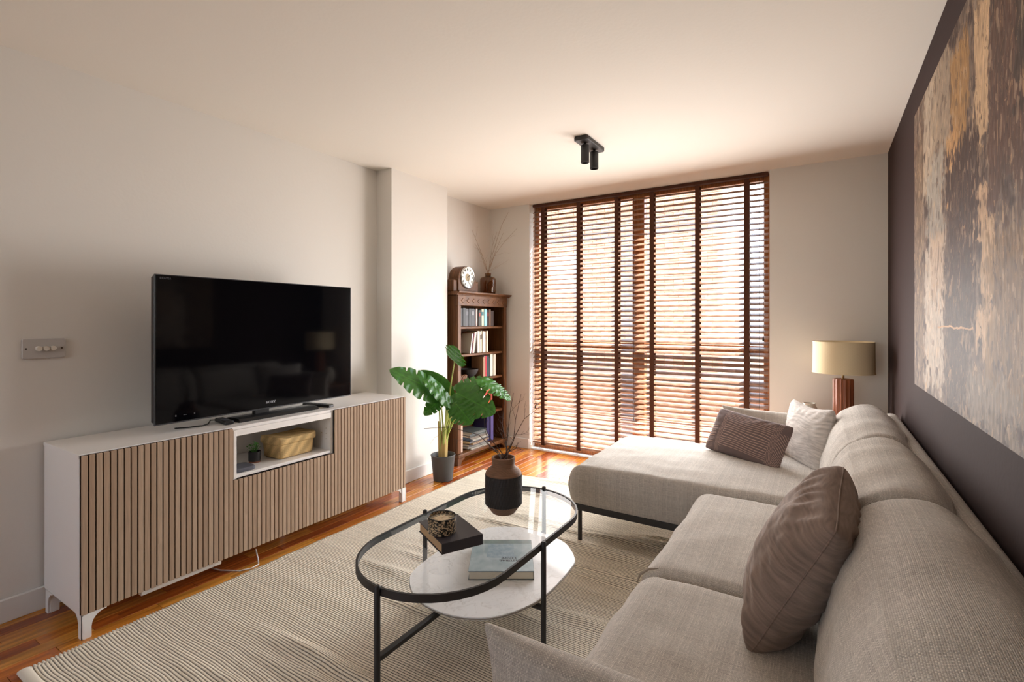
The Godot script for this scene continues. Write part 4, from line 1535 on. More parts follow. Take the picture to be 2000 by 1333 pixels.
func build_bookcase_things() -> void:
	# dark bowl and a carved wooden ornament on the third shelf
	var bw := lathe_mesh([Vector2(0, 0), Vector2(0.035, 0), Vector2(0.045, 0.012), Vector2(0.082, 0.050), Vector2(0.095, 0.088), Vector2(0.090, 0.088), Vector2(0.076, 0.052), Vector2(0.04, 0.02), Vector2(0, 0.018)], 36)
	var bowl := single("bowl", bw, M.pot_black, "dark round bowl on the bookcase's third shelf", "bowl")
	bowl.position = Vector3(-2.835, 0.7355, -3.76)
	var st := begin()
	for k in 6:
		var a := k * 0.5
		tube(st, [Vector3(0.0, 0.012, -0.05 + k * 0.022), Vector3(0.012 * sin(a), 0.035 + 0.006 * cos(a * 2.0), -0.05 + k * 0.022), Vector3(0.0, 0.05, -0.042 + k * 0.020)], [0.013, 0.014, 0.008], 8)
	cbox(st, Vector3(0, 0.006, 0.005), Vector3(0.04, 0.012, 0.14), 0.003)
	var orn := single("wooden_ornament", done(st), M.dark_oak_flat, "small carved wooden ornament on the bookcase's third shelf", "ornament")
	orn.position = Vector3(-2.765, 0.7355, -3.575)
	# mantel clock: arched case between two low shoulders
	var ct := thing("mantel_clock", "wooden mantel clock with a round white dial on the bookcase", "clock", Vector3(-2.75, 1.538, -3.628))
	var arch := PackedVector2Array([Vector2(-0.128, 0.0), Vector2(0.128, 0.0), Vector2(0.128, 0.115)])
	for k in 21:
		var a := PI * k / 20.0
		arch.append(Vector2(cos(a) * 0.124, 0.120 + sin(a) * 0.118))
	arch.append(Vector2(-0.128, 0.115))
	part(ct, "case", slab_mesh(arch, Vector3(-0.115, 0, 0), Vector3(0, 0, -1), Vector3.UP, 0.115, 0.004), M.dark_oak)
	for s: float in [-1.0, 1.0]:
		part(ct, "shoulder", box_mesh(Vector3(0.10, 0.105, 0.060), 0.006, Vector3(-0.062, 0.0525, s * 0.158)), M.dark_oak)
	part(ct, "plinth", box_mesh(Vector3(0.125, 0.014, 0.256), 0.003, Vector3(-0.056, 0.007, 0)), M.dark_oak_flat)
	var dc := Vector3(0.0, 0.134, 0.0)
	var turn := func(m: MeshInstance3D) -> MeshInstance3D:
		m.rotation = Vector3(0, 0, -PI / 2)
		m.position = dc
		return m
	turn.call(part(ct, "bezel", lathe_mesh([Vector2(0.086, 0.0), Vector2(0.103, 0.0), Vector2(0.104, 0.006), Vector2(0.097, 0.013), Vector2(0.088, 0.009), Vector2(0.086, 0.003)], 48), M.chrome))
	var dial: MeshInstance3D = turn.call(part(ct, "dial", lathe_mesh([Vector2(0.0, 0.0), Vector2(0.088, 0.0), Vector2(0.088, 0.004), Vector2(0.0, 0.0042)], 48), M.clock_dial))
	part(dial, "centre_disc", lathe_mesh([Vector2(0.0, 0.0042), Vector2(0.034, 0.0042), Vector2(0.034, 0.005), Vector2(0.0, 0.0052)], 36), M.clock_gilt)
	for k in 12:
		var a := TAU * k / 12.0
		var st2 := begin()
		# strokes of the hour numerals
		var strokes := [1, 2, 3, 3, 2, 2, 3, 4, 3, 2, 3, 3][k] as int
		for q in strokes:
			var off := (q - (strokes - 1) / 2.0) * 0.006
			cbox(st2, Vector3(0.072, 0.0048, off), Vector3(0.020, 0.001, 0.0034))
		var o := part(dial, "numeral", done(st2), M.clock_black)
		o.rotation.y = a
	for e: Array in [[0.046, 0.005, 2.2], [0.066, 0.0035, 0.35]]:
		var o := part(dial, "hand", box_mesh(Vector3(e[0], 0.0012, e[1]), 0.0, Vector3(e[0] / 2 - 0.006, 0.0066, 0)), M.clock_black)
		o.rotation.y = e[2]
	# amber glass vase with dry twigs
	var vp := Vector3(-2.83, 1.538, -4.075)
	var prof := [Vector2(0.0, 0.0), Vector2(0.060, 0.0), Vector2(0.074, 0.008), Vector2(0.080, 0.030), Vector2(0.081, 0.135), Vector2(0.077, 0.158), Vector2(0.064, 0.172), Vector2(0.034, 0.180), Vector2(0.030, 0.184), Vector2(0.032, 0.212), Vector2(0.028, 0.212), Vector2(0.026, 0.184), Vector2(0.030, 0.176), Vector2(0.060, 0.167), Vector2(0.072, 0.155), Vector2(0.076, 0.135), Vector2(0.075, 0.032), Vector2(0.068, 0.014), Vector2(0.0, 0.012)]
	var am := thing("amber_vase", "brown amber glass vase standing on the bookcase", "vase", vp)
	part(am, "body", lathe_mesh(prof, 44), M.amber_glass)
	var dry := [
		[[-2.835, 1.56, -4.07], [-2.832, 1.76, -4.075], [-2.885, 1.926, -4.06], [-2.93, 2.10, -4.0], [-2.945, 2.183, -3.96]],
		[[-2.825, 1.56, -4.075], [-2.825, 1.768, -4.073], [-2.781, 1.977, -4.10], [-2.700, 2.223, -4.123], [-2.66, 2.361, -4.187]],
		[[-2.83, 1.56, -4.08], [-2.822, 1.768, -4.078], [-2.781, 1.926, -4.11], [-2.667, 2.071, -4.14], [-2.577, 2.202, -4.225]],
		[[-2.835, 1.56, -4.08], [-2.828, 1.768, -4.08], [-2.794, 2.028, -4.103], [-2.735, 2.162, -4.096]],
		[[-2.826, 1.56, -4.07], [-2.826, 1.768, -4.070], [-2.748, 2.028, -4.128], [-2.676, 2.147, -4.118]],
		[[-2.834, 1.56, -4.075], [-2.836, 1.768, -4.070], [-2.905, 1.977, -4.03], [-2.925, 2.046, -3.98]]]
	var where := ["leaning left with a hooked tip", "tallest, reaching up beside the window", "leaning furthest right towards the window", "short and upright in the middle", "forked, slightly right of the middle", "short and leaning left"]
	var r2 := RandomNumberGenerator.new()
	r2.seed = 33
	for k in dry.size():
		var pts := []
		for p: Array in dry[k]:
			pts.append(Vector3(p[0], p[1], p[2]))
		var s := begin()
		twig_path(s, pts, 0.0030, 2, r2)
		single("dry_twig", done(s), M.twig_pale, "pale dry twig in the amber vase, %s" % where[k], "twig", "dry twigs in the amber vase")

# ---------------------------------------------------------------- potted plant

# split leaf: x along the midrib, z across, y up; a real sheet with two faces
func leaf_mesh(length: float, width: float, lobes: int, droop: float, fold: float, depth_of_cut: float) -> ArrayMesh:
	var st := begin()
	var nu := 110
	var nv := 12
	for side: float in [1.0, -1.0]:
		sheet(st, func(u: float, v: float) -> Vector3:
			var s := (v - 0.5) * 2.0
			# heart outline: broad near the base, pointed at the tip
			var body := pow(sin(PI * pow(u * 0.97 + 0.03, 0.66)), 0.62)
			var w := width / 2 * body
			var k := fposmod(u * lobes, 1.0)
			var gate := smoothstep(0.20, 0.26, u) * (1.0 - smoothstep(0.80, 0.86, u))
			# narrow slits between broad lobes
			var slot := gate * depth_of_cut * exp(-pow((k - 0.5) / 0.075, 4.0))
			var round_off := 0.05 * gate * pow(absf(k - 0.5) * -2.0 + 1.0, 2.0)
			var reach := minf(absf(s), 1.0 - slot - (round_off if depth_of_cut > 0.0 else 0.0))
			var sz := signf(s) * reach * w
			var sweep := reach * w * 0.42 * (1.0 - u) - 0.16 * length * reach * (1.0 - u) * (1.0 - u)
			var y := -droop * u * u * length + fold * absf(sz) - 0.30 * sz * sz / maxf(width, 0.01) + 0.004 * sin(k * TAU) * reach
			return Vector3(u * length + sweep, y + side * 0.0006, sz), nu, nv, side < 0.0)
	return done(st)

func build_plant() -> void:
	var base := Vector3(-2.585, 0.0, -3.09)
	var t := thing("potted_monstera", "split-leaf potted plant in a dark grey pot beside the bookcase", "plant", base)
	part(t, "pot", lathe_mesh([Vector2(0, 0), Vector2(0.070, 0.0), Vector2(0.076, 0.004), Vector2(0.096, 0.196), Vector2(0.099, 0.200), Vector2(0.098, 0.206), Vector2(0.093, 0.206), Vector2(0.091, 0.196), Vector2(0.088, 0.165)], 48), M.pot_grey)
	part(t, "soil", lathe_mesh([Vector2(0, 0.178), Vector2(0.05, 0.176), Vector2(0.089, 0.168)], 32), M.soil)
	# dry sheaths round the foot of the stems
	for e: Array in [[0.0, 0.0, 0.028, 0.27], [0.018, 0.012, 0.020, 0.24], [-0.016, 0.008, 0.019, 0.30], [0.010, -0.016, 0.017, 0.21]]:
		part(t, "sheath", tube_mesh([Vector3(e[0], 0.17, e[1]), Vector3(e[0] * 1.3, 0.17 + e[3] * 0.45, e[1] * 1.2), Vector3(e[0] * 2.2, 0.17 + e[3], e[1] * 2.0)], [e[2], e[2] * 0.95, e[2] * 0.25], 9), M.stem_sheath)
	var cam := Vector3(0.62, 0.12, 0.77)
	# base, tip, width, facing, material, lobes, droop, fold, cut
	var leaves := [
		[Vector3(-2.480, 0.950, -3.108), Vector3(-2.415, 1.060, -3.03), 0.25, Vector3(0.32, 0.55, 0.55), M.leaf_green, 4, 0.10, 0.10, 0.5],
		[Vector3(-2.519, 0.712, -2.966), Vector3(-2.682, 0.919, -2.64), 0.25, Vector3(0.42, 0.72, 0.62), M.leaf_green, 5, 0.06, 0.08, 0.38],
		[Vector3(-2.547, 0.665, -3.105), Vector3(-2.735, 0.868, -2.987), 0.20, cam, M.leaf_green, 5, 0.05, 0.10, 0.0],
		[Vector3(-2.432, 0.643, -2.984), Vector3(-2.558, 0.841, -2.835), 0.13, Vector3(0.30, 0.85, 0.5), M.leaf_green, 5, 0.05, 0.15, 0.4],
		[Vector3(-2.430, 0.715, -3.057), Vector3(-2.134, 0.585, -3.147), 0.285, Vector3(0.55, 0.45, 0.72), M.leaf_green, 6, 0.08, 0.06, 0.5],
		[Vector3(-2.507, 0.703, -3.174), Vector3(-2.305, 0.815, -3.36), 0.21, Vector3(0.35, 0.80, 0.5), M.leaf_green, 6, 0.10, 0.10, 0.6],
		[Vector3(-2.323, 0.805, -3.262), Vector3(-2.053, 0.690, -3.255), 0.20, Vector3(0.25, 0.95, 0.15), M.leaf_green, 6, 0.10, 0.05, 0.6],
		[Vector3(-2.451, 0.656, -3.008), Vector3(-2.328, 0.525, -3.003), 0.12, Vector3(0.4, 0.5, 0.75), M.leaf_green, 5, 0.10, 0.15, 0.4],
		[Vector3(-2.538, 0.678, -3.013), Vector3(-2.586, 0.560, -2.879), 0.13, cam, M.leaf_green, 5, 0.10, 0.15, 0.3],
		[Vector3(-2.40, 0.640, -3.02), Vector3(-2.26, 0.505, -3.03), 0.22, Vector3(0.5, 0.35, 0.8), M.leaf_green, 6, 0.12, 0.10, 0.55]]
	for k in leaves.size():
		var e: Array = leaves[k]
		var a: Vector3 = e[0] - base
		var b: Vector3 = e[1] - base
		var length := a.distance_to(b)
		var o := part(t, "leaf", leaf_mesh(length * 1.04, e[2], e[5], e[6], e[7], e[8]), e[4])
		var x := (b - a).normalized()
		var n: Vector3 = e[3]
		var z := x.cross(n).normalized()
		var y := z.cross(x).normalized()
		o.transform = Transform3D(Basis(x, y, z), a)
		var r0 := Vector3(0.018 * cos(k * 2.4), 0.20, 0.018 * sin(k * 2.4))
		var mid := Vector3(lerpf(r0.x, a.x, 0.30), lerpf(0.2, a.y, 0.62), lerpf(r0.z, a.z, 0.30))
		var pts := []
		for s in 9:
			var q := s / 8.0
			pts.append(r0.lerp(mid, q).lerp(mid.lerp(a + x * 0.012, q), q))
		part(t, "stem", tube_mesh(pts, [0.0088, 0.0085, 0.008, 0.0072, 0.0065, 0.006, 0.0055, 0.005, 0.0045], 8), M.stem_green)

# ---------------------------------------------------------------- painting

func build_painting() -> void:
	var n1 := noise_of(101, 1.0, 4)
	var n2 := noise_of(102, 1.0, 3)
	var n3 := noise_of(103, 1.0, 2)
	# soft patches of paint: centre u, v, half width, half height, colour, strength
	var patches := [
		[0.20, 0.15, 0.075, 0.22, Color(0.72, 0.69, 0.65), 0.95], [0.30, 0.12, 0.09, 0.20, Color(0.66, 0.62, 0.57), 0.8], [0.25, 0.42, 0.09, 0.16, Color(0.66, 0.67, 0.67), 0.8], [0.24, 0.74, 0.10, 0.22, Color(0.76, 0.74, 0.72), 0.95],
		[0.27, 0.60, 0.07, 0.10, Color(0.74, 0.68, 0.63), 0.8], [0.45, 0.22, 0.055, 0.16, Color(0.69, 0.55, 0.36), 0.85], [0.40, 0.38, 0.035, 0.12, Color(0.80, 0.65, 0.46), 0.85], [0.585, 0.22, 0.042, 0.16, Color(0.80, 0.71, 0.60), 1.0],
		[0.58, 0.54, 0.035, 0.06, Color(0.77, 0.68, 0.59), 1.0], [0.61, 0.66, 0.035, 0.11, Color(0.77, 0.69, 0.60), 1.0], [0.59, 0.80, 0.045, 0.05, Color(0.78, 0.70, 0.61), 1.0], [0.46, 0.55, 0.095, 0.24, Color(0.27, 0.20, 0.18), 0.95],
		[0.43, 0.84, 0.09, 0.16, Color(0.30, 0.25, 0.23), 0.85], [0.70, 0.30, 0.08, 0.22, Color(0.38, 0.29, 0.26), 0.85], [0.70, 0.75, 0.09, 0.16, Color(0.55, 0.46, 0.34), 0.65], [0.78, 0.15, 0.06, 0.2, Color(0.29, 0.25, 0.23), 0.8],
		[0.62, 0.95, 0.12, 0.07, Color(0.55, 0.53, 0.51), 0.7], [0.86, 0.5, 0.08, 0.3, Color(0.62, 0.56, 0.5), 0.7], [0.94, 0.3, 0.06, 0.25, Color(0.36, 0.3, 0.28), 0.7], [0.90, 0.85, 0.09, 0.14, Color(0.70, 0.62, 0.52), 0.7], [0.07, 0.5, 0.05, 0.4, Color(0.50, 0.44, 0.38), 0.6]]
	var canvas := picture(1120, 700, func(u: float, v: float) -> Color:
		var drag := n1.get_noise_2d(u * 26.0, v * 2.6)
		var rough := n2.get_noise_2d(u * 14.0, v * 12.0)
		var fine := n3.get_noise_2d(u * 90.0, v * 22.0)
		var c := Color(0.44, 0.38, 0.35).lerp(Color(0.56, 0.52, 0.49), clampf(0.5 + 1.4 * drag, 0, 1)).lerp(Color(0.27, 0.22, 0.21), clampf(rough * 1.8, 0, 1))
		for p: Array in patches:
			var du: float = absf(u - p[0] + 0.03 * drag) / p[2]
			var dv: float = absf(v - p[1] + 0.06 * rough) / p[3]
			var d := maxf(du, dv) + 0.38 * rough + 0.22 * fine
			var a: float = p[5] * (1.0 - smoothstep(0.90, 1.06, d))
			c = c.lerp(p[4], a)
		# dry brush: broken flecks of dark and light dragged downwards
		var fleck := n2.get_noise_2d(u * 30.0 + 3.0, v * 9.0)
		if fleck > 0.36:
			c = c.lerp(Color(0.30, 0.25, 0.23), 0.4)
		elif fleck < -0.40:
			c = c.lerp(Color(0.76, 0.69, 0.61), 0.5)
		# scratches: down strokes, slanting lines and one level line
		var s1 := absf(n3.get_noise_2d(u * 60.0 + 30.0, v * 1.2))
		if s1 < 0.018 and rough > -0.25:
			c = c.lerp(Color(0.80, 0.68, 0.54), 0.55)
		var s2 := absf(n3.get_noise_2d((u + v * 0.55) * 30.0 + 7.0, (v - u) * 2.5))
		if s2 < 0.012 and fine > -0.1:
			c = c.lerp(Color(0.78, 0.66, 0.52), 0.6)
		var s3 := absf(n3.get_noise_2d((u - v * 0.4) * 34.0 + 90.0, (v + u) * 3.0))
		if s3 < 0.010 and rough > 0.0:
			c = c.lerp(Color(0.20, 0.17, 0.16), 0.6)
		if absf(v - 0.782 + 0.006 * rough) < 0.0025 and u > 0.28 and u < 0.54:
			c = Color(0.80, 0.68, 0.56)
		if absf(u - 0.185 + 0.01 * drag) < 0.0035 and v > 0.36 and v < 0.56:
			c = Color(0.19, 0.17, 0.16)
		var lift := 1.0 + 0.14 * fine + 0.10 * rough
		return Color(c.r * lift, c.g * lift, c.b * lift))
	var hgt := picture(512, 320, func(u: float, v: float) -> Color:
		var x := 0.5 + 0.35 * n2.get_noise_2d(u * 30.0, v * 22.0) + 0.3 * n3.get_noise_2d(u * 90.0, v * 16.0)
		return Color(x, x, x))
	var m := mat("oil_paint", col(240, 226, 210), 0.6, 0.25)
	m.albedo_texture = canvas
	relief(m, hgt, 0.2)
	var z0 := -2.87
	var z1 := -0.95
	var y0 := 0.992
	var y1 := 2.20
	var t := thing("abstract_painting", "very large abstract canvas in cream, grey, gold and brown on the dark wall", "painting")
	part(t, "stretcher", span_mesh(Vector3(0.354, y0 + 0.004, z0 + 0.004), Vector3(WALL_R - 0.001, y1 - 0.004, z1 - 0.004)), M.dark_oak)
	var st := begin()
	sheet(st, func(u: float, v: float) -> Vector3: return Vector3(0.3515, lerpf(y1, y0, v), lerpf(z0, z1, u)), 8, 8, true)
	part(t, "painted_canvas", done(st), m)
	var ed := begin()
	span(ed, Vector3(0.3518, y0, z0), Vector3(0.380, y0 + 0.003, z1))
	span(ed, Vector3(0.3518, y1 - 0.003, z0), Vector3(0.380, y1, z1))
	span(ed, Vector3(0.3518, y0 + 0.003, z0), Vector3(0.380, y1 - 0.003, z0 + 0.003))
	span(ed, Vector3(0.3518, y0 + 0.003, z1 - 0.003), Vector3(0.380, y1 - 0.003, z1))
	part(t, "canvas_edge", done(ed), M.page_tan)

# ---------------------------------------------------------------- lamp, spotlight, switch

func build_lamp() -> void:
	var top := 0.50
	var c := Vector3(0.118, top, -4.06)
	# side table behind the sofa that carries the lamp
	var s := thing("side_table", "small dark side table behind the sofa, under the lamp", "table", Vector3(0.02, 0, -4.03))
	part(s, "table_top", box_mesh(Vector3(0.62, 0.024, 0.40), 0.005, Vector3(0, top - 0.012, 0)), M.dark_oak_flat)
	for e: Array in [[-0.28, -0.17], [0.28, -0.17], [-0.28, 0.17], [0.28, 0.17]]:
		part(s, "leg", span_mesh(Vector3(e[0] - 0.016, 0, e[1] - 0.016), Vector3(e[0] + 0.016, top - 0.024, e[1] + 0.016), 0.003), M.dark_oak)
	var t := thing("table_lamp", "table lamp with a beige drum shade and fluted wooden base behind the sofa", "lamp", c)
	part(t, "fluted_base", lathe_mesh([Vector2(0, 0), Vector2(0.060, 0), Vector2(0.061, 0.01), Vector2(0.061, 0.37), Vector2(0.058, 0.382), Vector2(0, 0.382)], 112, Vector3.ZERO, func(a: float, _y: float) -> float: return 1.0 - 0.10 * pow(absf(sin(a * 7.0)), 0.55) if true else 1.0), M.lamp_wood)
	part(t, "stem", tube_mesh([Vector3(0, 0.38, 0), Vector3(0, 0.52, 0)], [0.0075], 12), M.brass)
	var sh := part(t, "shade", lathe_mesh([Vector2(0.178, 0.424), Vector2(0.180, 0.424), Vector2(0.177, 0.634), Vector2(0.175, 0.634), Vector2(0.178, 0.424)], 64), M.lamp_linen)
	for y: float in [0.426, 0.632]:
		part(sh, "shade_trim", lathe_mesh([Vector2(0.1815 if y < 0.5 else 0.1775, y - 0.004), Vector2(0.1825 if y < 0.5 else 0.1785, y), Vector2(0.1815 if y < 0.5 else 0.1775, y + 0.004)], 64), M.lamp_linen)
	var st := begin()
	for k in 3:
		var a := TAU * k / 3.0
		tube(st, [Vector3(0, 0.52, 0), Vector3(cos(a) * 0.175, 0.62, sin(a) * 0.175)], [0.002], 5)
	part(t, "shade_spider", done(st), M.brass)
	part(t, "bulb", lathe_mesh([Vector2(0.0, 0.44), Vector2(0.014, 0.445), Vector2(0.03, 0.49), Vector2(0.02, 0.53), Vector2(0.0, 0.54)], 16), M.wax)
	var j := lathe_mesh([Vector2(0, 0), Vector2(0.036, 0), Vector2(0.056, 0.05), Vector2(0.062, 0.105), Vector2(0.058, 0.150), Vector2(0.042, 0.182), Vector2(0.035, 0.190), Vector2(0.041, 0.203), Vector2(0.036, 0.203), Vector2(0.030, 0.19)], 36)
	var o := single("ceramic_jar", j, M.cream_ceramic, "small round cream ceramic jar beside the table lamp", "jar")
	o.position = Vector3(-0.080, top, -4.05)

func build_spotlight() -> void:
	var t := thing("ceiling_spotlight", "black ceiling spotlight with two cylinder heads on a narrow plate", "light", Vector3(-1.29, CEIL, -3.02))
	part(t, "plate", slab_mesh(round_rect(0.095, 0.30, 0.018), Vector3(0, 0.0, 0), Vector3.RIGHT, Vector3.BACK, 0.026, 0.004), M.black_metal)
	for z: float in [0.075, -0.075]:
		part(t, "joint", tube_mesh([Vector3(0, -0.024, z), Vector3(0, -0.042, z)], [0.009], 12), M.black_metal)
		var h := part(t, "head", lathe_mesh([Vector2(0, -0.040), Vector2(0.026, -0.040), Vector2(0.0275, -0.043), Vector2(0.0275, -0.150), Vector2(0.026, -0.152), Vector2(0.024, -0.152), Vector2(0.022, -0.138), Vector2(0.0, -0.134)], 36, Vector3(0, 0, z)), M.black_metal)
		part(h, "lens_ring", lathe_mesh([Vector2(0.0278, -0.146), Vector2(0.0283, -0.144), Vector2(0.0278, -0.142)], 36, Vector3(0, 0, z)), M.screen_rim)

func build_switch() -> void:
	var t := thing("dimmer_switch", "triple dimmer switch plate on the left wall", "switch", Vector3(WALL_L, 1.154, -0.7695))
	part(t, "plate", slab_mesh(round_rect(0.146, 0.088, 0.007), Vector3(0, 0, 0), Vector3(0, 0, -1), Vector3.UP, 0.011, 0.0025), M.switch_plate)
	for z: float in [0.024, 0.0, -0.024]:
		var k := part(t, "knob", lathe_mesh([Vector2(0.011, 0.0), Vector2(0.0105, 0.016), Vector2(0.0095, 0.018), Vector2(0, 0.018)], 24), M.switch_knob)
		k.transform = Transform3D(Basis(Vector3(0, 0, 1), -PI / 2), Vector3(0.011, 0.0, z - 0.004))
	for z: float in [0.060, -0.060]:
		var k := part(t, "screw", lathe_mesh([Vector2(0.0042, 0.0), Vector2(0.0040, 0.0008), Vector2(0, 0.0008)], 14), M.screw)
		k.transform = Transform3D(Basis(Vector3(0, 0, 1), -PI / 2), Vector3(0.0108, 0.0, z))

# ---------------------------------------------------------------- small things on and in the cabinets

func small_plant(c: Vector3, label: String, r: float, h: float, seed_: int, tall: float) -> void:
	var t := thing("small_potted_plant", label, "plant", c, 0.0, "small plants in the niche")
	part(t, "pot", lathe_mesh([Vector2(0, 0.008), Vector2(r * 0.93, 0.008), Vector2(r, 0.012), Vector2(r, h), Vector2(r * 0.9, h), Vector2(r * 0.88, h - 0.01)], 28), M.pot_black)
	part(t, "pot_foot", lathe_mesh([Vector2(0, 0.0), Vector2(r * 0.95, 0.0), Vector2(r * 0.95, 0.008), Vector2(0, 0.008)], 28), M.pot_clay)
	part(t, "soil", lathe_mesh([Vector2(0, h - 0.006), Vector2(r * 0.89, h - 0.008)], 20), M.soil)
	var r2 := RandomNumberGenerator.new()
	r2.seed = seed_
	for k in 26:
		var a := r2.randf() * TAU
		var out := r2.randf_range(0.15, 1.0)
		var p := Vector3(cos(a) * r * 0.3 * out, h - 0.008, sin(a) * r * 0.3 * out)
		var q := p + Vector3(cos(a) * out * r * 1.0, tall * r2.randf_range(0.45, 1.0) * (1.15 - 0.5 * out), sin(a) * out * r * 1.0)
		var st := begin()
		tube(st, [p, p.lerp(q, 0.5) + Vector3(0, 0.004, 0), q], [0.0012, 0.0010, 0.0008], 4)
		var d := (q - p).normalized()
		var sd := d.cross(Vector3.UP).normalized()
		var lw := r2.randf_range(0.005, 0.009)
		var ll := r2.randf_range(0.014, 0.022)
		var tip := q + d * ll * 0.8 + Vector3(0, -0.003, 0)
		var ml := q.lerp(tip, 0.5) + Vector3(0, 0.002, 0)
		quad(st, q, ml - sd * lw, tip, ml + sd * lw)
		quad(st, q, ml + sd * lw, tip - Vector3(0, 0.0006, 0), ml - sd * lw)
		part(t, "sprig", done(st), M.small_leaf)

func build_cabinet_things() -> void:
	# lidded basket
	var sh := 0.494
	var b := thing("wicker_basket", "lidded rectangular wicker basket in the open cabinet niche", "basket", Vector3(-2.660, sh, -1.780))
	b.rotation.y = 0.05
	part(b, "body", cushion_mesh(Vector3(0.165, 0.088, 0.236), Vector3(0.022, 0.010, 0.022), 12, func(p: Vector3, u: Vector3) -> Vector3:
		return Vector3(p.x * (0.97 + 0.03 * u.y), p.y + 0.044, p.z * (0.97 + 0.03 * u.y))), M.wicker)
	part(b, "lid", cushion_mesh(Vector3(0.182, 0.052, 0.254), Vector3(0.020, 0.016, 0.020), 14, func(p: Vector3, u: Vector3) -> Vector3:
		return Vector3(p.x, p.y + 0.104 - 0.010 * (1.0 - u.z * u.z) * maxf(u.y, 0.0) , p.z)), M.wicker)
	small_plant(Vector3(-2.668, sh, -1.578), "small green plant in a black pot left of the wicker basket", 0.031, 0.060, 3, 0.055)
	small_plant(Vector3(-2.705, sh, -1.455), "small plant in a black pot half hidden by the niche edge", 0.029, 0.060, 9, 0.06)
	var d := thing("media_box", "flat dark grey rounded media box at the front of the niche", "device", Vector3(-2.595, sh, -1.458))
	part(d, "shell", slab_mesh(round_rect(0.115, 0.115, 0.026), Vector3(0, 0.020, 0), Vector3.RIGHT, Vector3.BACK, 0.019, 0.004), M.grey_plastic)
	part(d, "foot", slab_mesh(round_rect(0.09, 0.09, 0.02), Vector3(0, 0.0015, 0), Vector3.RIGHT, Vector3.BACK, 0.0015), M.black_plastic)
	# remotes and cable on the worktop
	var top := 0.74
	var r1 := thing("remote_control", "slim black remote control lying right of the television foot", "remote", Vector3(-2.685, top, -1.998), 0.0)
	r1.rotation.y = 0.18
	part(r1, "body", box_mesh(Vector3(0.215, 0.018, 0.046), 0.005, Vector3(0, 0.009, 0)), M.black_plastic)
	for k in 5:
		part(r1, "button", box_mesh(Vector3(0.012, 0.002, 0.026), 0.0008, Vector3(-0.07 + k * 0.030, 0.0185, 0)), M.grey_plastic)
	var r2 := thing("remote_control", "short black remote control lying left of the television foot", "remote", Vector3(-2.665, top, -1.412), 0.0)
	r2.rotation.y = -0.15
	part(r2, "body", box_mesh(Vector3(0.15, 0.020, 0.045), 0.006, Vector3(0, 0.010, 0)), M.black_plastic)
	for k in 4:
		part(r2, "button", box_mesh(Vector3(0.012, 0.002, 0.024), 0.0008, Vector3(-0.045 + k * 0.026, 0.0205, 0)), M.grey_plastic)
	single("power_cable", tube_mesh([Vector3(-2.72, 0.744, -1.20), Vector3(-2.69, 0.743, -1.25), Vector3(-2.675, 0.743, -1.31), Vector3(-2.70, 0.744, -1.35), Vector3(-2.74, 0.752, -1.38), Vector3(-2.76, 0.744, -1.43)], [0.003], 8), M.cable_black, "thin black cable under the television on the white worktop", "cable")
	single("floor_cable", tube_mesh([Vector3(-2.75, 0.004, -1.33), Vector3(-2.60, 0.004, -1.36), Vector3(-2.515, 0.0035, -1.41), Vector3(-2.49, 0.0035, -1.455), Vector3(-2.50, 0.0035, -1.50), Vector3(-2.53, 0.02, -1.515), Vector3(-2.56, 0.06, -1.52)], [0.0032], 8), M.cable_white, "thin white cable looping onto the floor under the cabinets", "cable")

# ---------------------------------------------------------------- things on the coffee table

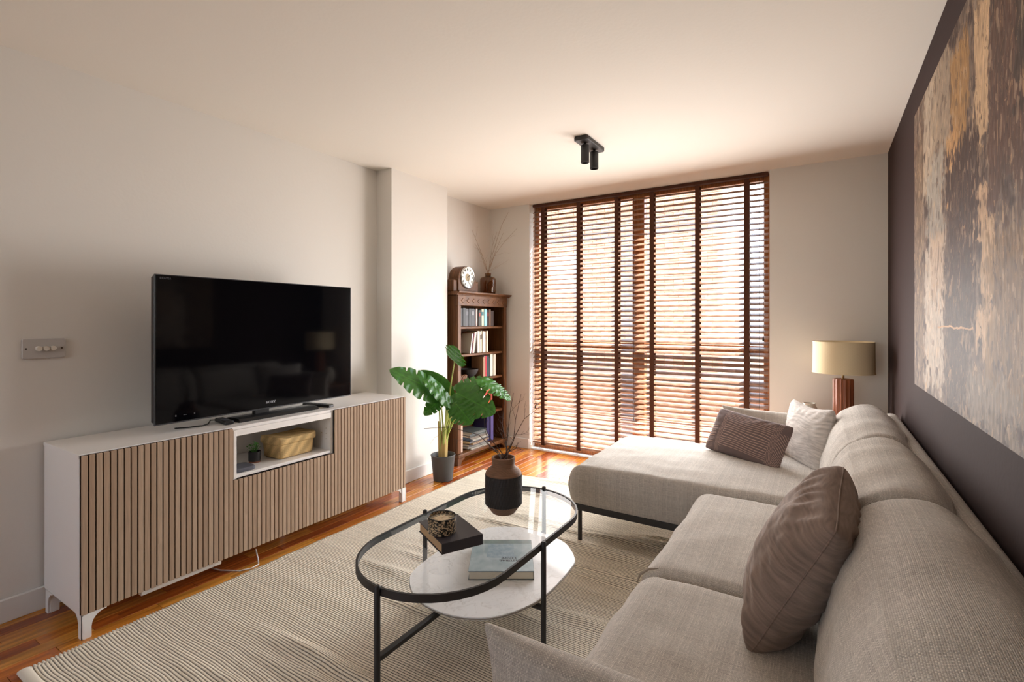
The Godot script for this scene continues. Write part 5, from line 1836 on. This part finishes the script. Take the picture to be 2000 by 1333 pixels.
func build_table_things() -> void:
	var y := 0.4125
	var vc := Vector3(-1.222, y, -1.882)
	var v := thing("clay_vase", "brown clay vase with a carved black band, on the glass table", "vase", vc)
	part(v, "body", lathe_mesh([Vector2(0, 0), Vector2(0.048, 0.0), Vector2(0.053, 0.004), Vector2(0.079, 0.040)], 56), M.clay_brown)
	var ring := func(a: float, yy: float) -> float:
		var row := int(yy / 0.0065)
		return 1.0 + 0.030 * absf(sin(a * 20.0 + (row / 3) * 1.57))
	var prof := [Vector2(0.079, 0.040)]
	for k in 21:
		prof.append(Vector2(0.0815 - 0.0005 * absf(k - 10.0) / 10.0, 0.042 + 0.0066 * k))
	part(v, "carved_band", lathe_mesh(prof, 208, Vector3.ZERO, ring), M.clay_black, "black band with carved flutes")
	part(v, "shoulder", lathe_mesh([Vector2(0.0815, 0.174), Vector2(0.080, 0.182), Vector2(0.072, 0.194), Vector2(0.057, 0.206), Vector2(0.0515, 0.213), Vector2(0.0505, 0.228), Vector2(0.0535, 0.243), Vector2(0.0530, 0.249), Vector2(0.0470, 0.250), Vector2(0.0450, 0.243), Vector2(0.0440, 0.220)], 56), M.clay_brown)
	part(v, "bark_filler", lathe_mesh([Vector2(0, 0.236), Vector2(0.02, 0.238), Vector2(0.0448, 0.232)], 26, Vector3.ZERO, func(a: float, _y: float) -> float: return 1.0 - 0.05 * absf(sin(a * 9.0))), M.filler_bark)
	var paths := [
		[[-1.200, 0.70, -1.880], [-1.235, 0.806, -1.890], [-1.20, 0.92, -1.86], [-1.184, 1.023, -1.831]],
		[[-1.205, 0.69, -1.890], [-1.187, 0.733, -1.912], [-1.150, 0.839, -1.868], [-1.153, 0.945, -1.922]],
		[[-1.200, 0.69, -1.895], [-1.178, 0.76, -1.914], [-1.118, 0.843, -1.890], [-1.084, 0.886, -1.963]],
		[[-1.235, 0.69, -1.875], [-1.275, 0.735, -1.863], [-1.290, 0.80, -1.83], [-1.270, 0.866, -1.797]],
		[[-1.240, 0.685, -1.870], [-1.281, 0.705, -1.856], [-1.270, 0.798, -1.803]],
		[[-1.242, 0.68, -1.865], [-1.321, 0.760, -1.828], [-1.42, 0.80, -1.74], [-1.531, 0.788, -1.696]],
		[[-1.215, 0.70, -1.895], [-1.209, 0.76, -1.898], [-1.175, 0.868, -1.863], [-1.187, 0.95, -1.912]],
		[[-1.195, 0.69, -1.885], [-1.175, 0.70, -1.913], [-1.137, 0.742, -1.870]]]
	var where := ["tallest, rising straight up", "leaning right with a forked tip", "furthest right, towards the blind", "leaning left over the rim", "short, bent left near the rim", "long, reaching far left across the plant pot", "upright behind the tallest one", "shortest, at the right rim"]
	var r2 := RandomNumberGenerator.new()
	r2.seed = 57
	for k in paths.size():
		var pts := [Vector3(vc.x + 0.016 * cos(k * 1.9), y + 0.232, vc.z + 0.016 * sin(k * 1.9))]
		for p: Array in paths[k]:
			pts.append(Vector3(p[0], p[1], p[2]))
		var s := begin()
		twig_path(s, pts, 0.0026, 2, r2)
		single("dark_twig", done(s), M.twig_brown, "bare brown twig in the clay vase, %s" % where[k], "twig", "bare twigs in the clay vase")
	# black book with the candle on it
	var l := Vector3(-1.408, 0, -1.536)
	var f := Vector3(-1.194, 0, -1.427)
	var rr := Vector3(-1.109, 0, -1.557)
	var along := (f - l)
	var mid := (l + rr) / 2
	var ang := atan2(-along.z, along.x)
	flat_book(Vector3(mid.x, y, mid.z), Vector3(along.length(), 0.040, f.distance_to(rr) + 0.015), col(50, 45, 50), "thick black hardback book on the glass table, under the candle", ang + PI, "", M.page_tan)
	var cc := Vector3(-1.262, y + 0.040, -1.503)
	var c := thing("scented_candle", "round candle in a mottled black and cream jar on the black book", "candle", cc)
	part(c, "jar", lathe_mesh([Vector2(0, 0), Vector2(0.052, 0), Vector2(0.055, 0.003), Vector2(0.0555, 0.060), Vector2(0.0530, 0.0615), Vector2(0.0515, 0.060), Vector2(0.0510, 0.040)], 56), M.mottled_jar)
	part(c, "rim", lathe_mesh([Vector2(0.0515, 0.0605), Vector2(0.0535, 0.063), Vector2(0.0558, 0.0605)], 56), M.pot_black)
	part(c, "wax", lathe_mesh([Vector2(0, 0.050), Vector2(0.0512, 0.050)], 40), M.wax_grey)
	for k in 13:
		var a := TAU * k / 13.0
		var st := begin()
		slab(st, PackedVector2Array([Vector2(0.003, -0.002), Vector2(0.022, -0.006), Vector2(0.042, 0.0), Vector2(0.022, 0.006), Vector2(0.003, 0.002)]), Vector3(0, 0.0525 + 0.0006 * (k % 2), 0), Vector3(cos(a), 0, sin(a)), Vector3(-sin(a), 0, cos(a)), 0.0024, 0.0008)
		part(c, "petal", done(st), M.flower_pale)
	# pale book on the marble shelf, its title facing the window
	var q0 := Vector3(-1.232, 0, -1.641)
	var q1 := Vector3(-1.002, 0, -1.785)
	var q2 := Vector3(-1.169, 0, -2.029)
	var ax := (q1 - q0)
	var ctr := (q0 + q2) / 2
	var turn := atan2(-ax.z, ax.x)
	var lb := flat_book(Vector3(ctr.x, 0.2085, ctr.z), Vector3(ax.length(), 0.036, q1.distance_to(q2)), col(58, 62, 66), "pale blue grey picture book lying on the marble shelf", turn + PI, "", M.page_paper)
	var nw := noise_of(121, 1.0, 4)
	var cover := picture(256, 256, func(u: float, v: float) -> Color:
		var w := nw.get_noise_2d(u * 3.0, v * 3.0)
		var k := Color(0.60, 0.68, 0.70).lerp(Color(0.72, 0.78, 0.79), 0.5 + w)
		if u > 0.30 and u < 0.74 and v > 0.40 and v < 0.86:
			k = Color(0.56, 0.65, 0.70).lerp(Color(0.66, 0.73, 0.76), 0.5 + nw.get_noise_2d(u * 8.0, v * 8.0))
		if v > 0.86:
			k = Color(0.45, 0.50, 0.50).lerp(Color(0.5, 0.58, 0.55), 0.5 + w)
		return k)
	var cm := mat("picture_cover", Color.WHITE, 0.4)
	cm.albedo_texture = cover
	var hx := ax.length() / 2 - 0.0008
	var hz := q1.distance_to(q2) / 2 - 0.0008
	var cs := begin()
	sheet(cs, func(u: float, vv: float) -> Vector3: return Vector3(lerpf(-hx, hx, u), 0.0364, lerpf(-hz, hz, vv)), 2, 2)
	part(lb, "cover_picture", done(cs), cm)
	for e: Array in [["LIGHT", 0.020, 0.028, -0.030], ["NATURAL", 0.020, 0.020, -0.056]]:
		var w := part(lb, "title_lettering", words(e[0], e[1], 0.0004, true), M.cover_black, "", Vector3(e[2] - 0.06, 0.0368, e[3]))
		w.rotation = Vector3(-PI / 2, 0, 0)
